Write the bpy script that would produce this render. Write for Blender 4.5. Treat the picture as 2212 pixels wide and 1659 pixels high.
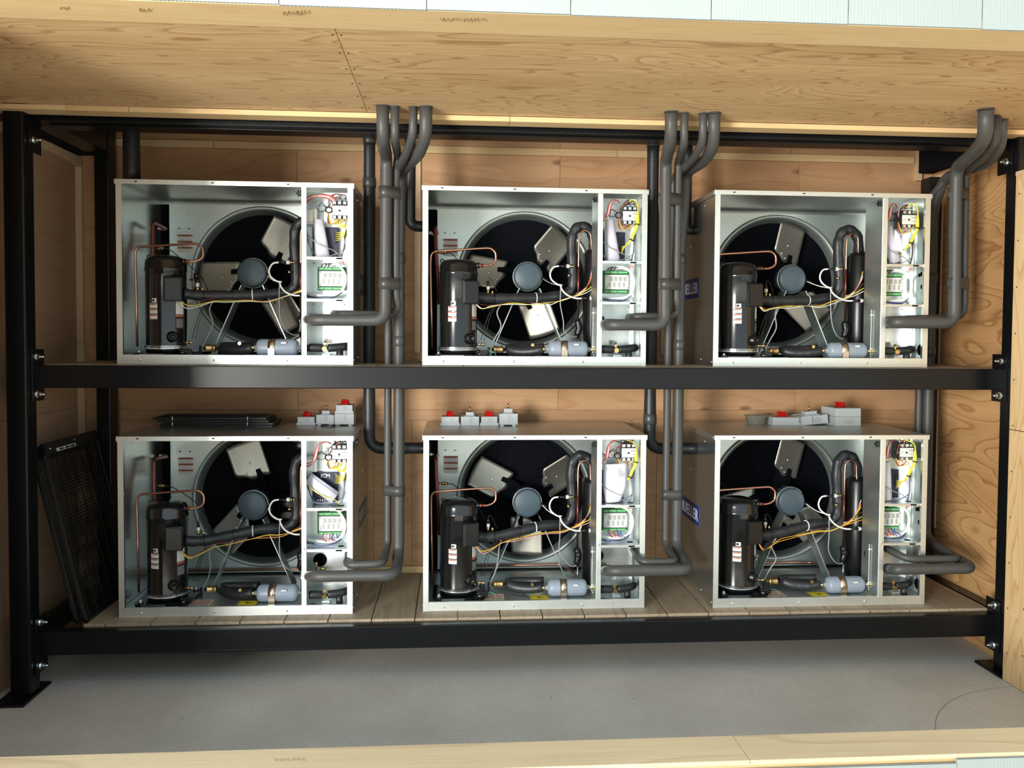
import bpy, bmesh, math, random
from mathutils import Vector, Matrix
random.seed(7)
PI = math.pi
scn = bpy.context.scene
for o in list(bpy.data.objects):
    bpy.data.objects.remove(o)
COL = scn.collection

# ------------------------------------------------------------------ camera
CAM = Vector((0.0, -3.81706, 1.70215))
RX = Vector((0.99749555, -0.07041536, 0.00665571))
RU = Vector((-0.00427281, 0.03393719, 0.99941483))
RF = Vector((0.07060003, 0.99694029, -0.03355132))
FPX, PX, PY = 1750.0, 1106.0, 782.5
cd = bpy.data.cameras.new('camera')
cam = bpy.data.objects.new('camera', cd)
COL.objects.link(cam)
cd.sensor_fit = 'HORIZONTAL'
cd.sensor_width = 36.0
cd.lens = FPX / 2212.0 * 36.0
cd.shift_x = 0.0
cd.shift_y = (PY - 829.5) / 2212.0
cd.clip_start = 0.05
cd.clip_end = 100
M = Matrix.Identity(4)
for i in range(3):
    M[i][0] = RX[i]; M[i][1] = RU[i]; M[i][2] = -RF[i]; M[i][3] = CAM[i]
cam.matrix_world = M
scn.camera = cam


def at(u, v, y=None, z=None, x=None):
    """point of the place seen at picture position (u, v) on the plane y=.., z=.. or x=.."""
    d = RX * ((u - PX) / FPX) + RU * (-(v - PY) / FPX) + RF
    if y is not None: t = (y - CAM.y) / d.y
    elif z is not None: t = (z - CAM.z) / d.z
    else: t = (x - CAM.x) / d.x
    return CAM + d * t


# ------------------------------------------------------------------ world, lights, exposure
scn.view_settings.view_transform = 'Standard'
scn.view_settings.look = 'None'
scn.view_settings.gamma = 1.0
scn.view_settings.use_curve_mapping = False
scn.view_settings.exposure = 0.2
w = bpy.data.worlds.new('daylight'); scn.world = w
w.use_nodes = True
wn = w.node_tree; wn.nodes.clear()
wo = wn.nodes.new('ShaderNodeOutputWorld'); wb = wn.nodes.new('ShaderNodeBackground')
tc = wn.nodes.new('ShaderNodeTexCoord'); sx = wn.nodes.new('ShaderNodeSeparateXYZ')
mr = wn.nodes.new('ShaderNodeMapRange'); cr = wn.nodes.new('ShaderNodeValToRGB')
mr.inputs['From Min'].default_value = -0.6; mr.inputs['From Max'].default_value = 0.8
wn.links.new(tc.outputs['Generated'], sx.inputs[0]); wn.links.new(sx.outputs['Z'], mr.inputs['Value'])
wn.links.new(mr.outputs[0], cr.inputs[0]); wn.links.new(cr.outputs[0], wb.inputs[0]); wn.links.new(wb.outputs[0], wo.inputs[0])
e = cr.color_ramp.elements
e[0].position = 0.0; e[0].color = (0.40, 0.37, 0.31, 1)
e[1].position = 1.0; e[1].color = (0.76, 0.94, 1.06, 1)
k = e.new(0.40); k.color = (0.55, 0.54, 0.48, 1)
k = e.new(0.50); k.color = (0.74, 0.88, 0.92, 1)
wb.inputs[1].default_value = 1.15


def area(name, loc, target, size, sizey, power, color):
    l = bpy.data.lights.new(name, 'AREA'); l.shape = 'RECTANGLE'; l.size = size; l.size_y = sizey
    l.energy = power; l.color = color
    o = bpy.data.objects.new(name, l); COL.objects.link(o); o.location = loc
    o.rotation_euler = (Vector(target) - Vector(loc)).to_track_quat('-Z', 'Y').to_euler()
    return o


# the open doorway of the hall, to the left behind the camera
area('doorway_daylight', (-4.5, -7.3, 1.45), (0.2, 0.2, 1.5), 2.0, 2.9, 860, (1.0, 0.98, 0.93))
# high sun behind the building: it only reaches the yard in front, whose bounce lights the ceiling
sl_ = bpy.data.lights.new('sun', 'SUN'); sl_.energy = 8.0; sl_.angle = 0.01; sl_.color = (1.0, 0.95, 0.86)
so_ = bpy.data.objects.new('sun', sl_); COL.objects.link(so_)
so_.rotation_euler = Vector((0.15, -0.62, -0.77)).to_track_quat('-Z', 'Y').to_euler()


# ------------------------------------------------------------------ materials
MATS = {}


def newmat(name):
    m = bpy.data.materials.new(name); m.use_nodes = True
    nt = m.node_tree; b = nt.nodes['Principled BSDF']
    MATS[name] = m
    return m, nt, b


def plain(name, col, rough=0.5, metal=0.0, coat=0.0, noise=0.0, nscale=30.0, bump=0.0, bscale=60.0, alpha=None):
    m, nt, b = newmat(name)
    b.inputs['Base Color'].default_value = (*col, 1)
    b.inputs['Roughness'].default_value = rough
    b.inputs['Metallic'].default_value = metal
    b.inputs['Coat Weight'].default_value = coat
    if noise or bump:
        t = nt.nodes.new('ShaderNodeTexCoord')
    if noise:
        n = nt.nodes.new('ShaderNodeTexNoise'); n.inputs['Scale'].default_value = nscale; n.inputs['Detail'].default_value = 4
        mp = nt.nodes.new('ShaderNodeMapRange')
        mp.inputs['To Min'].default_value = 1 - noise; mp.inputs['To Max'].default_value = 1 + noise
        mx = nt.nodes.new('ShaderNodeVectorMath'); mx.operation = 'SCALE'
        mx.inputs[0].default_value = col
        nt.links.new(t.outputs['Object'], n.inputs['Vector']); nt.links.new(n.outputs['Fac'], mp.inputs['Value'])
        nt.links.new(mp.outputs[0], mx.inputs['Scale']); nt.links.new(mx.outputs[0], b.inputs['Base Color'])
    if bump:
        n2 = nt.nodes.new('ShaderNodeTexNoise'); n2.inputs['Scale'].default_value = bscale; n2.inputs['Detail'].default_value = 3
        bp = nt.nodes.new('ShaderNodeBump'); bp.inputs['Strength'].default_value = bump; bp.inputs['Distance'].default_value = 0.01
        nt.links.new(t.outputs['Object'], n2.inputs['Vector']); nt.links.new(n2.outputs['Fac'], bp.inputs['Height'])
        nt.links.new(bp.outputs[0], b.inputs['Normal'])
    return m


def wood(name, light, dark, axis='x', rings=10.0, stretch=5.0, scale=1.0, knots=0.5, rough=0.62, contrast=1.0, knotcol=(0.16, 0.07, 0.03), kscale=(2.6, 5.5)):
    """softwood veneer or board: flame figure from stretched noise, fine fibre, a few knots"""
    m, nt, b = newmat(name)
    N = nt.nodes.new; Lk = nt.links.new
    t = N('ShaderNodeTexCoord'); oi = N('ShaderNodeObjectInfo')
    off = N('ShaderNodeVectorMath'); off.operation = 'SCALE'; off.inputs[0].default_value = (17.0, 31.0, 23.0)
    Lk(oi.outputs['Random'], off.inputs['Scale'])
    ad = N('ShaderNodeVectorMath'); ad.operation = 'ADD'; Lk(t.outputs['Object'], ad.inputs[0]); Lk(off.outputs[0], ad.inputs[1])
    mp = N('ShaderNodeMapping'); Lk(ad.outputs[0], mp.inputs['Vector'])
    s = [scale * stretch] * 3; s['xyz'.index(axis)] = scale
    mp.inputs['Scale'].default_value = s
    n = N('ShaderNodeTexNoise'); n.inputs['Scale'].default_value = 1.0; n.inputs['Detail'].default_value = 1.6
    n.inputs['Roughness'].default_value = 0.45; n.inputs['Distortion'].default_value = 0.35
    Lk(mp.outputs[0], n.inputs['Vector'])
    mu = N('ShaderNodeMath'); mu.operation = 'MULTIPLY'; mu.inputs[1].default_value = rings; Lk(n.outputs['Fac'], mu.inputs[0])
    fr = N('ShaderNodeMath'); fr.operation = 'FRACT'; Lk(mu.outputs[0], fr.inputs[0])
    r1 = N('ShaderNodeValToRGB'); e = r1.color_ramp.elements
    e[0].position = 0.0; e[0].color = (0.0, 0.0, 0.0, 1); e[1].position = 1.0; e[1].color = (0.15, 0.15, 0.15, 1)
    k = e.new(0.72); k.color = (0.30, 0.30, 0.30, 1); k = e.new(0.90); k.color = (1, 1, 1, 1)
    Lk(fr.outputs[0], r1.inputs[0])
    # fine fibre
    mp2 = N('ShaderNodeMapping'); Lk(ad.outputs[0], mp2.inputs['Vector'])
    s2 = [90.0] * 3; s2['xyz'.index(axis)] = 3.0; mp2.inputs['Scale'].default_value = s2
    nf = N('ShaderNodeTexNoise'); nf.inputs['Scale'].default_value = 1.0; nf.inputs['Detail'].default_value = 3
    Lk(mp2.outputs[0], nf.inputs['Vector'])
    # broad tint
    mp3 = N('ShaderNodeMapping'); Lk(ad.outputs[0], mp3.inputs['Vector'])
    s3 = [3.0] * 3; s3['xyz'.index(axis)] = 0.7; mp3.inputs['Scale'].default_value = s3
    nb = N('ShaderNodeTexNoise'); nb.inputs['Scale'].default_value = 1.0; nb.inputs['Detail'].default_value = 2
    Lk(mp3.outputs[0], nb.inputs['Vector'])
    a1 = N('ShaderNodeMath'); a1.operation = 'MULTIPLY_ADD'; a1.inputs[1].default_value = 0.55 * contrast
    Lk(r1.outputs[0], a1.inputs[0])
    a2 = N('ShaderNodeMath'); a2.operation = 'MULTIPLY_ADD'; a2.inputs[1].default_value = 0.45; a2.inputs[2].default_value = -0.22
    Lk(nf.outputs['Fac'], a2.inputs[0]); Lk(a2.outputs[0], a1.inputs[2])
    a3 = N('ShaderNodeMath'); a3.operation = 'MULTIPLY_ADD'; a3.inputs[1].default_value = 1.1; a3.inputs[2].default_value = -0.42
    Lk(nb.outputs['Fac'], a3.inputs[0])
    a4 = N('ShaderNodeMath'); a4.operation = 'ADD'; a4.use_clamp = True; Lk(a1.outputs[0], a4.inputs[0]); Lk(a3.outputs[0], a4.inputs[1])
    mix = N('ShaderNodeMix'); mix.data_type = 'RGBA'
    mix.inputs['A'].default_value = (*light, 1); mix.inputs['B'].default_value = (*dark, 1)
    Lk(a4.outputs[0], mix.inputs['Factor'])
    out = mix.outputs['Result']
    if knots:
        mp4 = N('ShaderNodeMapping'); Lk(ad.outputs[0], mp4.inputs['Vector'])
        s4 = [kscale[1]] * 3; s4['xyz'.index(axis)] = kscale[0]; mp4.inputs['Scale'].default_value = s4
        vo = N('ShaderNodeTexVoronoi'); vo.inputs['Scale'].default_value = 1.0; vo.inputs['Randomness'].default_value = 1.0
        Lk(mp4.outputs[0], vo.inputs['Vector'])
        wn_ = N('ShaderNodeTexNoise'); wn_.inputs['Scale'].default_value = 22.0; Lk(ad.outputs[0], wn_.inputs['Vector'])
        su = N('ShaderNodeMath'); su.operation = 'MULTIPLY_ADD'; su.inputs[1].default_value = 0.07; Lk(wn_.outputs['Fac'], su.inputs[0])
        Lk(vo.outputs['Distance'], su.inputs[2])
        kr = N('ShaderNodeMapRange'); kr.inputs['From Min'].default_value = 0.07; kr.inputs['From Max'].default_value = 0.15
        kr.inputs['To Min'].default_value = 1.0; kr.inputs['To Max'].default_value = 0.0
        Lk(su.outputs[0], kr.inputs['Value'])
        sp = N('ShaderNodeSeparateColor'); Lk(vo.outputs['Color'], sp.inputs[0])
        gt = N('ShaderNodeMath'); gt.operation = 'LESS_THAN'; gt.inputs[1].default_value = knots; Lk(sp.outputs[0], gt.inputs[0])
        km = N('ShaderNodeMath'); km.operation = 'MULTIPLY'; Lk(kr.outputs[0], km.inputs[0]); Lk(gt.outputs[0], km.inputs[1])
        km2 = N('ShaderNodeMath'); km2.operation = 'MULTIPLY'; km2.inputs[1].default_value = 0.8; Lk(km.outputs[0], km2.inputs[0])
        mk = N('ShaderNodeMix'); mk.data_type = 'RGBA'; mk.inputs['B'].default_value = (*knotcol, 1)
        Lk(out, mk.inputs['A']); Lk(km2.outputs[0], mk.inputs['Factor']); out = mk.outputs['Result']
    Lk(out, b.inputs['Base Color'])
    b.inputs['Roughness'].default_value = rough
    bp = N('ShaderNodeBump'); bp.inputs['Strength'].default_value = 0.12; bp.inputs['Distance'].default_value = 0.004
    Lk(nf.outputs['Fac'], bp.inputs['Height']); Lk(bp.outputs[0], b.inputs['Normal'])
    return m


def galv(name, col, rough=0.34, var=0.10):
    """galvanised sheet: fine spangle, faint streaks"""
    m, nt, b = newmat(name)
    N = nt.nodes.new; Lk = nt.links.new
    t = N('ShaderNodeTexCoord')
    vo = N('ShaderNodeTexVoronoi'); vo.inputs['Scale'].default_value = 140.0; Lk(t.outputs['Object'], vo.inputs['Vector'])
    sp = N('ShaderNodeSeparateColor'); Lk(vo.outputs['Color'], sp.inputs[0])
    n = N('ShaderNodeTexNoise'); n.inputs['Scale'].default_value = 3.5; n.inputs['Detail'].default_value = 4; Lk(t.outputs['Object'], n.inputs['Vector'])
    ad = N('ShaderNodeMath'); ad.operation = 'ADD'; Lk(sp.outputs[0], ad.inputs[0]); Lk(n.outputs['Fac'], ad.inputs[1])
    mp = N('ShaderNodeMapRange'); mp.inputs['From Max'].default_value = 2.0
    mp.inputs['To Min'].default_value = 1 - var; mp.inputs['To Max'].default_value = 1 + var; Lk(ad.outputs[0], mp.inputs['Value'])
    mx = N('ShaderNodeVectorMath'); mx.operation = 'SCALE'; mx.inputs[0].default_value = col; Lk(mp.outputs[0], mx.inputs['Scale'])
    Lk(mx.outputs[0], b.inputs['Base Color'])
    mr_ = N('ShaderNodeMapRange'); mr_.inputs['To Min'].default_value = rough - 0.07; mr_.inputs['To Max'].default_value = rough + 0.09
    Lk(n.outputs['Fac'], mr_.inputs['Value']); Lk(mr_.outputs[0], b.inputs['Roughness'])
    b.inputs['Metallic'].default_value = 0.92
    return m


ply_ceiling = wood('plywood_ceiling', (0.72, 0.50, 0.265), (0.40, 0.21, 0.08), 'x', 18, 6.5, 1.1, 0.9, contrast=1.25, knotcol=(0.33, 0.13, 0.04), kscale=(3.2, 8.5))
ply_back = wood('plywood_back', (0.56, 0.33, 0.17), (0.36, 0.17, 0.07), 'x', 7, 5.5, 1.0, 0.75, contrast=0.7)
ply_right = wood('plywood_right', (0.60, 0.35, 0.15), (0.30, 0.13, 0.04), 'y', 12, 3.2, 1.5, 0.0, contrast=1.2)
ply_left = wood('plywood_left', (0.50, 0.32, 0.20), (0.36, 0.19, 0.10), 'y', 5, 3.0, 1.4, 0.35, contrast=0.5)
ply_wing = wood('plywood_wing', (0.74, 0.53, 0.28), (0.55, 0.33, 0.14), 'z', 11, 8.0, 0.9, 0.6, contrast=1.35)
lumber_x = wood('lumber_x', (0.74, 0.54, 0.29), (0.58, 0.37, 0.16), 'x', 6, 14.0, 0.8, 0.30, contrast=0.6)
lumber_y = wood('lumber_y', (0.66, 0.48, 0.29), (0.52, 0.34, 0.18), 'y', 5, 14.0, 0.8, 0.2, contrast=0.5)
lumber_z = wood('lumber_z', (0.66, 0.48, 0.30), (0.50, 0.33, 0.18), 'z', 5, 14.0, 0.8, 0.2, contrast=0.5)
sill_ply = wood('plywood_sill', (0.80, 0.64, 0.40), (0.50, 0.32, 0.18), 'x', 4, 6.0, 0.8, 0.2, contrast=0.7)
plank_wood = wood('weathered_plank', (0.38, 0.30, 0.205), (0.20, 0.145, 0.095), 'y', 8, 9.0, 1.2, 0.35, contrast=0.9)

galv_front_lit = galv('galvanised_flange_lit', (0.86, 0.90, 0.86), 0.42, 0.05)  # same galvanised sheet; sky brightness on front faces put into a lighter colour
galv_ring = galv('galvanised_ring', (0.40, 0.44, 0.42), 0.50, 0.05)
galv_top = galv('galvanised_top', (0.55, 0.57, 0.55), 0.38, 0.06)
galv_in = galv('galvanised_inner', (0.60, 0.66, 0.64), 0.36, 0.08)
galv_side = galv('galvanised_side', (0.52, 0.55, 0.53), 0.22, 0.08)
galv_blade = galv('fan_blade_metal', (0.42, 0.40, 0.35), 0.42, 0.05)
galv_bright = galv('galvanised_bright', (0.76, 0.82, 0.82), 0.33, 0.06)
black_steel = plain('black_painted_steel', (0.0045, 0.0055, 0.0065), 0.30, noise=0.1, nscale=6)
black_steel.node_tree.nodes['Principled BSDF'].inputs['Specular IOR Level'].default_value = 0.32
black_matt = plain('black_matt', (0.0015, 0.002, 0.004), 0.7)
black_matt.node_tree.nodes['Principled BSDF'].inputs['Specular IOR Level'].default_value = 0.08
black_rough = plain('black_beam_shade', (0.004, 0.005, 0.008), 0.7)
black_rough.node_tree.nodes['Principled BSDF'].inputs['Specular IOR Level'].default_value = 0.1
black_gloss = plain('compressor_black', (0.005, 0.006, 0.007), 0.16, coat=0.5)
black_plastic = plain('black_plastic', (0.006, 0.006, 0.007), 0.30)
foam = plain('foam_insulation', (0.060, 0.060, 0.058), 0.48, noise=0.10, nscale=9, bump=0.05, bscale=120)
foam_tape = plain('foam_tape', (0.052, 0.052, 0.050), 0.36, noise=0.10, nscale=20)
foam_dark = plain('foam_dark', (0.020, 0.022, 0.025), 0.42, noise=0.12, nscale=12, bump=0.10, bscale=40)
copper = plain('copper', (0.62, 0.31, 0.21), 0.28, 1.0, noise=0.25, nscale=12)
copper_dark = plain('copper_painted', (0.22, 0.055, 0.04), 0.35, 0.7, noise=0.3, nscale=14)
brass = plain('brass', (0.72, 0.53, 0.24), 0.28, 1.0)
zinc = plain('zinc_bolt', (0.82, 0.86, 0.88), 0.22, 1.0)
steel_strap = plain('strap_steel', (0.72, 0.60, 0.48), 0.25, 1.0)
drier_grey = plain('drier_grey_paint', (0.26, 0.31, 0.38), 0.38)
motor_grey = plain('motor_blue_grey', (0.055, 0.085, 0.105), 0.42, noise=0.08)
motor_steel = plain('motor_steel_cap', (0.12, 0.125, 0.115), 0.35, 0.4, noise=0.25, nscale=30)
white_cable = plain('white_cable', (0.78, 0.79, 0.76), 0.40)
grey_cable = plain('grey_cable', (0.30, 0.31, 0.31), 0.42)
yellow_wire = plain('yellow_wire', (0.78, 0.66, 0.05), 0.42)
red_wire = plain('red_wire', (0.50, 0.05, 0.04), 0.42)
orange_wire = plain('orange_wire', (0.75, 0.30, 0.05), 0.42)
pink_wire = plain('pink_wire', (0.75, 0.33, 0.30), 0.42)
blue_wire = plain('blue_wire', (0.03, 0.06, 0.30), 0.42)
black_wire = plain('black_wire', (0.008, 0.008, 0.009), 0.40)
green_wire = plain('green_wire', (0.05, 0.35, 0.18), 0.42)
pcb_green = plain('terminal_green', (0.03, 0.24, 0.07), 0.45)
pcb_light = plain('terminal_light_green', (0.30, 0.62, 0.30), 0.45)
white_plastic = plain('white_plastic', (0.72, 0.73, 0.70), 0.42)
grey_print = plain('grey_print', (0.40, 0.41, 0.39), 0.55)
grey_plastic = plain('grey_enclosure', (0.46, 0.50, 0.51), 0.45)
red_knob = plain('red_knob', (0.50, 0.008, 0.006), 0.32)
paper = plain('paper', (0.70, 0.69, 0.80), 0.75, noise=0.03, nscale=8)
label_white = plain('label_white', (0.66, 0.65, 0.61), 0.5)
label_rust = plain('label_orange', (0.42, 0.13, 0.06), 0.5)
label_yellow = plain('label_yellow', (0.80, 0.66, 0.02), 0.45)
sign_blue = plain('sign_blue', (0.012, 0.035, 0.22), 0.38)
sign_blue_shaded = plain('sign_blue_shaded', (0.075, 0.075, 0.07), 0.4)  # the same blue plate, with shade put into its colour
ink = plain('ink', (0.02, 0.02, 0.02), 0.6)
ink_white = plain('ink_white', (0.80, 0.82, 0.85), 0.5)
ink_grey = plain('ink_grey', (0.30, 0.30, 0.29), 0.6)
board_navy = plain('module_navy', (0.012, 0.014, 0.045), 0.35)
tub_plastic = plain('tub_plastic', (0.62, 0.62, 0.56), 0.25)
tub_plastic.node_tree.nodes['Principled BSDF'].inputs['Transmission Weight'].default_value = 0.75
tub_plastic.node_tree.nodes['Principled BSDF'].inputs['IOR'].default_value = 1.15
pencil = plain('pencil_mark', (0.42, 0.29, 0.15), 0.7)
screw_red = plain('red_fitting', (0.35, 0.03, 0.03), 0.4)
wirecage = plain('black_wire_guard', (0.014, 0.014, 0.012), 0.42)

# white fluted plastic sheet
coro, nt, b = newmat('white_fluted_plastic')
N = nt.nodes.new; Lk = nt.links.new
t = N('ShaderNodeTexCoord'); mp = N('ShaderNodeMapping'); mp.inputs['Scale'].default_value = (1, 1, 0.02)
wv = N('ShaderNodeTexWave'); wv.inputs['Scale'].default_value = 28; wv.inputs['Distortion'].default_value = 0.6
n = N('ShaderNodeTexNoise'); n.inputs['Scale'].default_value = 9.0
r = N('ShaderNodeValToRGB'); r.color_ramp.elements[0].color = (0.36, 0.40, 0.375, 1); r.color_ramp.elements[1].color = (0.43, 0.47, 0.445, 1)
Lk(t.outputs['Object'], mp.inputs['Vector']); Lk(mp.outputs[0], wv.inputs['Vector']); Lk(mp.outputs[0], n.inputs['Vector'])
mm = N('ShaderNodeMath'); mm.operation = 'MULTIPLY'; Lk(wv.outputs['Fac'], mm.inputs[0]); Lk(n.outputs['Fac'], mm.inputs[1])
Lk(mm.outputs[0], r.inputs[0]); Lk(r.outputs[0], b.inputs['Base Color']); b.inputs['Roughness'].default_value = 0.4

# concrete with the scratched door arc
conc, nt, b = newmat('concrete')
N = nt.nodes.new; Lk = nt.links.new
t = N('ShaderNodeTexCoord')
n1 = N('ShaderNodeTexNoise'); n1.inputs['Scale'].default_value = 2.2; n1.inputs['Detail'].default_value = 8; n1.inputs['Roughness'].default_value = 0.65
n2 = N('ShaderNodeTexNoise'); n2.inputs['Scale'].default_value = 60; n2.inputs['Detail'].default_value = 4
n3 = N('ShaderNodeTexVoronoi'); n3.inputs['Scale'].default_value = 7.0
for q in (n1, n2, n3): Lk(t.outputs['Object'], q.inputs['Vector'])
r = N('ShaderNodeValToRGB'); r.color_ramp.elements[0].position = 0.3; r.color_ramp.elements[0].color = (0.52, 0.50, 0.455, 1)
r.color_ramp.elements[1].position = 0.7; r.color_ramp.elements[1].color = (0.64, 0.625, 0.58, 1)
Lk(n1.outputs['Fac'], r.inputs[0])
mq = N('ShaderNodeMapRange'); mq.inputs['From Min'].default_value = 0.03; mq.inputs['From Max'].default_value = 0.06
mq.inputs['To Min'].default_value = 0.6; mq.inputs['To Max'].default_value = 1.0
Lk(n3.outputs['Distance'], mq.inputs['Value'])
mg = N('ShaderNodeMapRange'); mg.inputs['To Min'].default_value = 0.86; mg.inputs['To Max'].default_value = 1.14; Lk(n2.outputs['Fac'], mg.inputs['Value'])
m1 = N('ShaderNodeMath'); m1.operation = 'MULTIPLY'; Lk(mq.outputs[0], m1.inputs[0]); Lk(mg.outputs[0], m1.inputs[1])
# arc: distance from the hinge point (2.60, -0.95)
sx = N('ShaderNodeVectorMath'); sx.operation = 'DISTANCE'; sx.inputs[1].default_value = (2.62, -1.00, 0.085)
Lk(t.outputs['Object'], sx.inputs[0])
ds = N('ShaderNodeMath'); ds.operation = 'COMPARE'; ds.inputs[1].default_value = 0.72; ds.inputs[2].default_value = 0.0026
Lk(sx.outputs['Value'], ds.inputs[0])
m2 = N('ShaderNodeMath'); m2.operation = 'MULTIPLY_ADD'; m2.inputs[1].default_value = -0.45; m2.inputs[2].default_value = 1.0; Lk(ds.outputs[0], m2.inputs[0])
m3 = N('ShaderNodeMath'); m3.operation = 'MULTIPLY'; Lk(m1.outputs[0], m3.inputs[0]); Lk(m2.outputs[0], m3.inputs[1])
vs = N('ShaderNodeVectorMath'); vs.operation = 'SCALE'; Lk(r.outputs[0], vs.inputs[0]); Lk(m3.outputs[0], vs.inputs['Scale'])
Lk(vs.outputs[0], b.inputs['Base Color']); b.inputs['Roughness'].default_value = 0.6
bp = N('ShaderNodeBump'); bp.inputs['Strength'].default_value = 0.25; bp.inputs['Distance'].default_value = 0.004
Lk(n2.outputs['Fac'], bp.inputs['Height']); Lk(bp.outputs[0], b.inputs['Normal'])


# ------------------------------------------------------------------ mesh helpers
class MB:
    def __init__(s):
        s.v = []; s.f = []; s.sm = []

    def add(s, vs, fs, smooth=False):
        o = len(s.v); s.v += [tuple(p) for p in vs]
        for f in fs:
            s.f.append(tuple(i + o for i in f)); s.sm.append(smooth)
        return s

    def box(s, x0, x1, y0, y1, z0, z1, mat=None):
        vs = [Vector((x, y, z)) for z in (z0, z1) for y in (y0, y1) for x in (x0, x1)]
        if mat: vs = [mat @ p for p in vs]
        return s.add(vs, [(0, 2, 3, 1), (4, 5, 7, 6), (0, 1, 5, 4), (2, 6, 7, 3), (0, 4, 6, 2), (1, 3, 7, 5)])

    def prism(s, pts, a, b_, axis='y', mat=None):
        """polygon (2-D) extruded along an axis between a and b_"""
        def P(p, t):
            if axis == 'y': q = Vector((p[0], t, p[1]))
            elif axis == 'x': q = Vector((t, p[0], p[1]))
            else: q = Vector((p[0], p[1], t))
            return mat @ q if mat else q
        n = len(pts)
        vs = [P(p, a) for p in pts] + [P(p, b_) for p in pts]
        fs = [tuple(range(n)), tuple(range(2 * n - 1, n - 1, -1))] + [(i, i + n, (i + 1) % n + n, (i + 1) % n) for i in range(n)]
        return s.add(vs, fs)

    def tube(s, pts, r, seg=10, caps=True):
        pts = [Vector(p) for p in pts]; n = len(pts)
        rs = r if isinstance(r, (list, tuple)) else [r] * n
        T = []
        for i in range(n):
            a = pts[max(i - 1, 0)]; c = pts[min(i + 1, n - 1)]
            d = c - a
            T.append(d.normalized() if d.length > 1e-9 else Vector((0, 0, 1)))
        up = Vector((0, 0, 1)) if abs(T[0].z) < 0.9 else Vector((1, 0, 0))
        nrm = (up - T[0] * up.dot(T[0])).normalized()
        vs = []
        for i in range(n):
            if i:
                nrm = nrm - T[i] * nrm.dot(T[i])
                nrm = nrm.normalized() if nrm.length > 1e-6 else Vector((1, 0, 0))
            bi = T[i].cross(nrm)
            for k_ in range(seg):
                a = 2 * PI * k_ / seg
                vs.append(pts[i] + (nrm * math.cos(a) + bi * math.sin(a)) * rs[i])
        fs = [(i * seg + k_, i * seg + (k_ + 1) % seg, (i + 1) * seg + (k_ + 1) % seg, (i + 1) * seg + k_) for i in range(n - 1) for k_ in range(seg)]
        s.add(vs, fs, True)
        if caps:
            o = len(s.v) - len(vs)
            s.f.append(tuple(o + k_ for k_ in range(seg))[::-1]); s.sm.append(False)
            s.f.append(tuple(o + (n - 1) * seg + k_ for k_ in range(seg))); s.sm.append(False)
        return s

    def cyl(s, a, b_, r, seg=16, r2=None):
        return s.tube([a, b_], [r, r if r2 is None else r2], seg)

    def lathe(s, prof, c=(0, 0, 0), axis='z', seg=32, smooth=True):
        vs = []
        for (r, h) in prof:
            for k_ in range(seg):
                a = 2 * PI * k_ / seg
                p = (r * math.cos(a), r * math.sin(a), h)
                if axis == 'y': p = (p[0], p[2], p[1])
                if axis == 'x': p = (p[2], p[0], p[1])
                vs.append((p[0] + c[0], p[1] + c[1], p[2] + c[2]))
        m = len(prof)
        fs = [(i * seg + k_, i * seg + (k_ + 1) % seg, (i + 1) * seg + (k_ + 1) % seg, (i + 1) * seg + k_) for i in range(m - 1) for k_ in range(seg)]
        return s.add(vs, fs, smooth)

    def ball(s, c, r, seg=10, rings=6, sc=(1, 1, 1)):
        prof = [(max(r * math.sin(PI * i / rings), 1e-5), -r * math.cos(PI * i / rings)) for i in range(rings + 1)]
        o = len(s.v)
        s.lathe(prof, (0, 0, 0), 'z', seg)
        for i in range(o, len(s.v)):
            p = s.v[i]; s.v[i] = (p[0] * sc[0] + c[0], p[1] * sc[1] + c[1], p[2] * sc[2] + c[2])
        return s

    def mesh(s, name, mat):
        me = bpy.data.meshes.new(name)
        me.from_pydata(s.v, [], s.f); me.validate(); me.update()
        for p, q in zip(me.polygons, s.sm):
            p.use_smooth = q
        bm = bmesh.new(); bm.from_mesh(me); bmesh.ops.recalc_face_normals(bm, faces=bm.faces); bm.to_mesh(me); bm.free()
        me.materials.append(mat)
        return me


def put(name, me, parent=None, loc=None, rot=None, bevel=0.0, label=None):
    o = bpy.data.objects.new(name, me)
    if loc is not None: o.location = loc
    if rot is not None: o.rotation_euler = rot
    if parent is not None: o.parent = parent
    COL.objects.link(o)
    if bevel:
        bv = o.modifiers.new('bevel', 'BEVEL'); bv.width = bevel; bv.segments = 2; bv.limit_method = 'ANGLE'
    if label: o['label'] = label
    return o


def obj(name, mb, mat, parent=None, bevel=0.0, label=None, loc=None, rot=None):
    return put(name, mb.mesh(name, mat), parent, loc, rot, bevel, label)


def tag(o, label, cat, group=None):
    o['label'] = label; o['category'] = cat
    if group: o['group'] = group
    return o


def thing(name, loc, label, cat, group=None, rot=None):
    o = bpy.data.objects.new(name, None); o.empty_display_size = 0.1
    o.location = loc
    if rot is not None: o.rotation_euler = rot
    COL.objects.link(o)
    return tag(o, label, cat, group)


def struct(o):
    o['kind'] = 'structure'
    return o


def fillet(pts, rad, n=6):
    pts = [Vector(p) for p in pts]; out = [pts[0]]
    for i in range(1, len(pts) - 1):
        a, b_, c = pts[i - 1], pts[i], pts[i + 1]
        d1, d2 = a - b_, c - b_
        rr = min(rad, d1.length * 0.48, d2.length * 0.48)
        p, q = b_ + d1.normalized() * rr, b_ + d2.normalized() * rr
        for k_ in range(n + 1):
            t_ = k_ / n
            out.append(p * (1 - t_) ** 2 + b_ * 2 * t_ * (1 - t_) + q * t_ ** 2)
    out.append(pts[-1])
    return out


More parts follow.
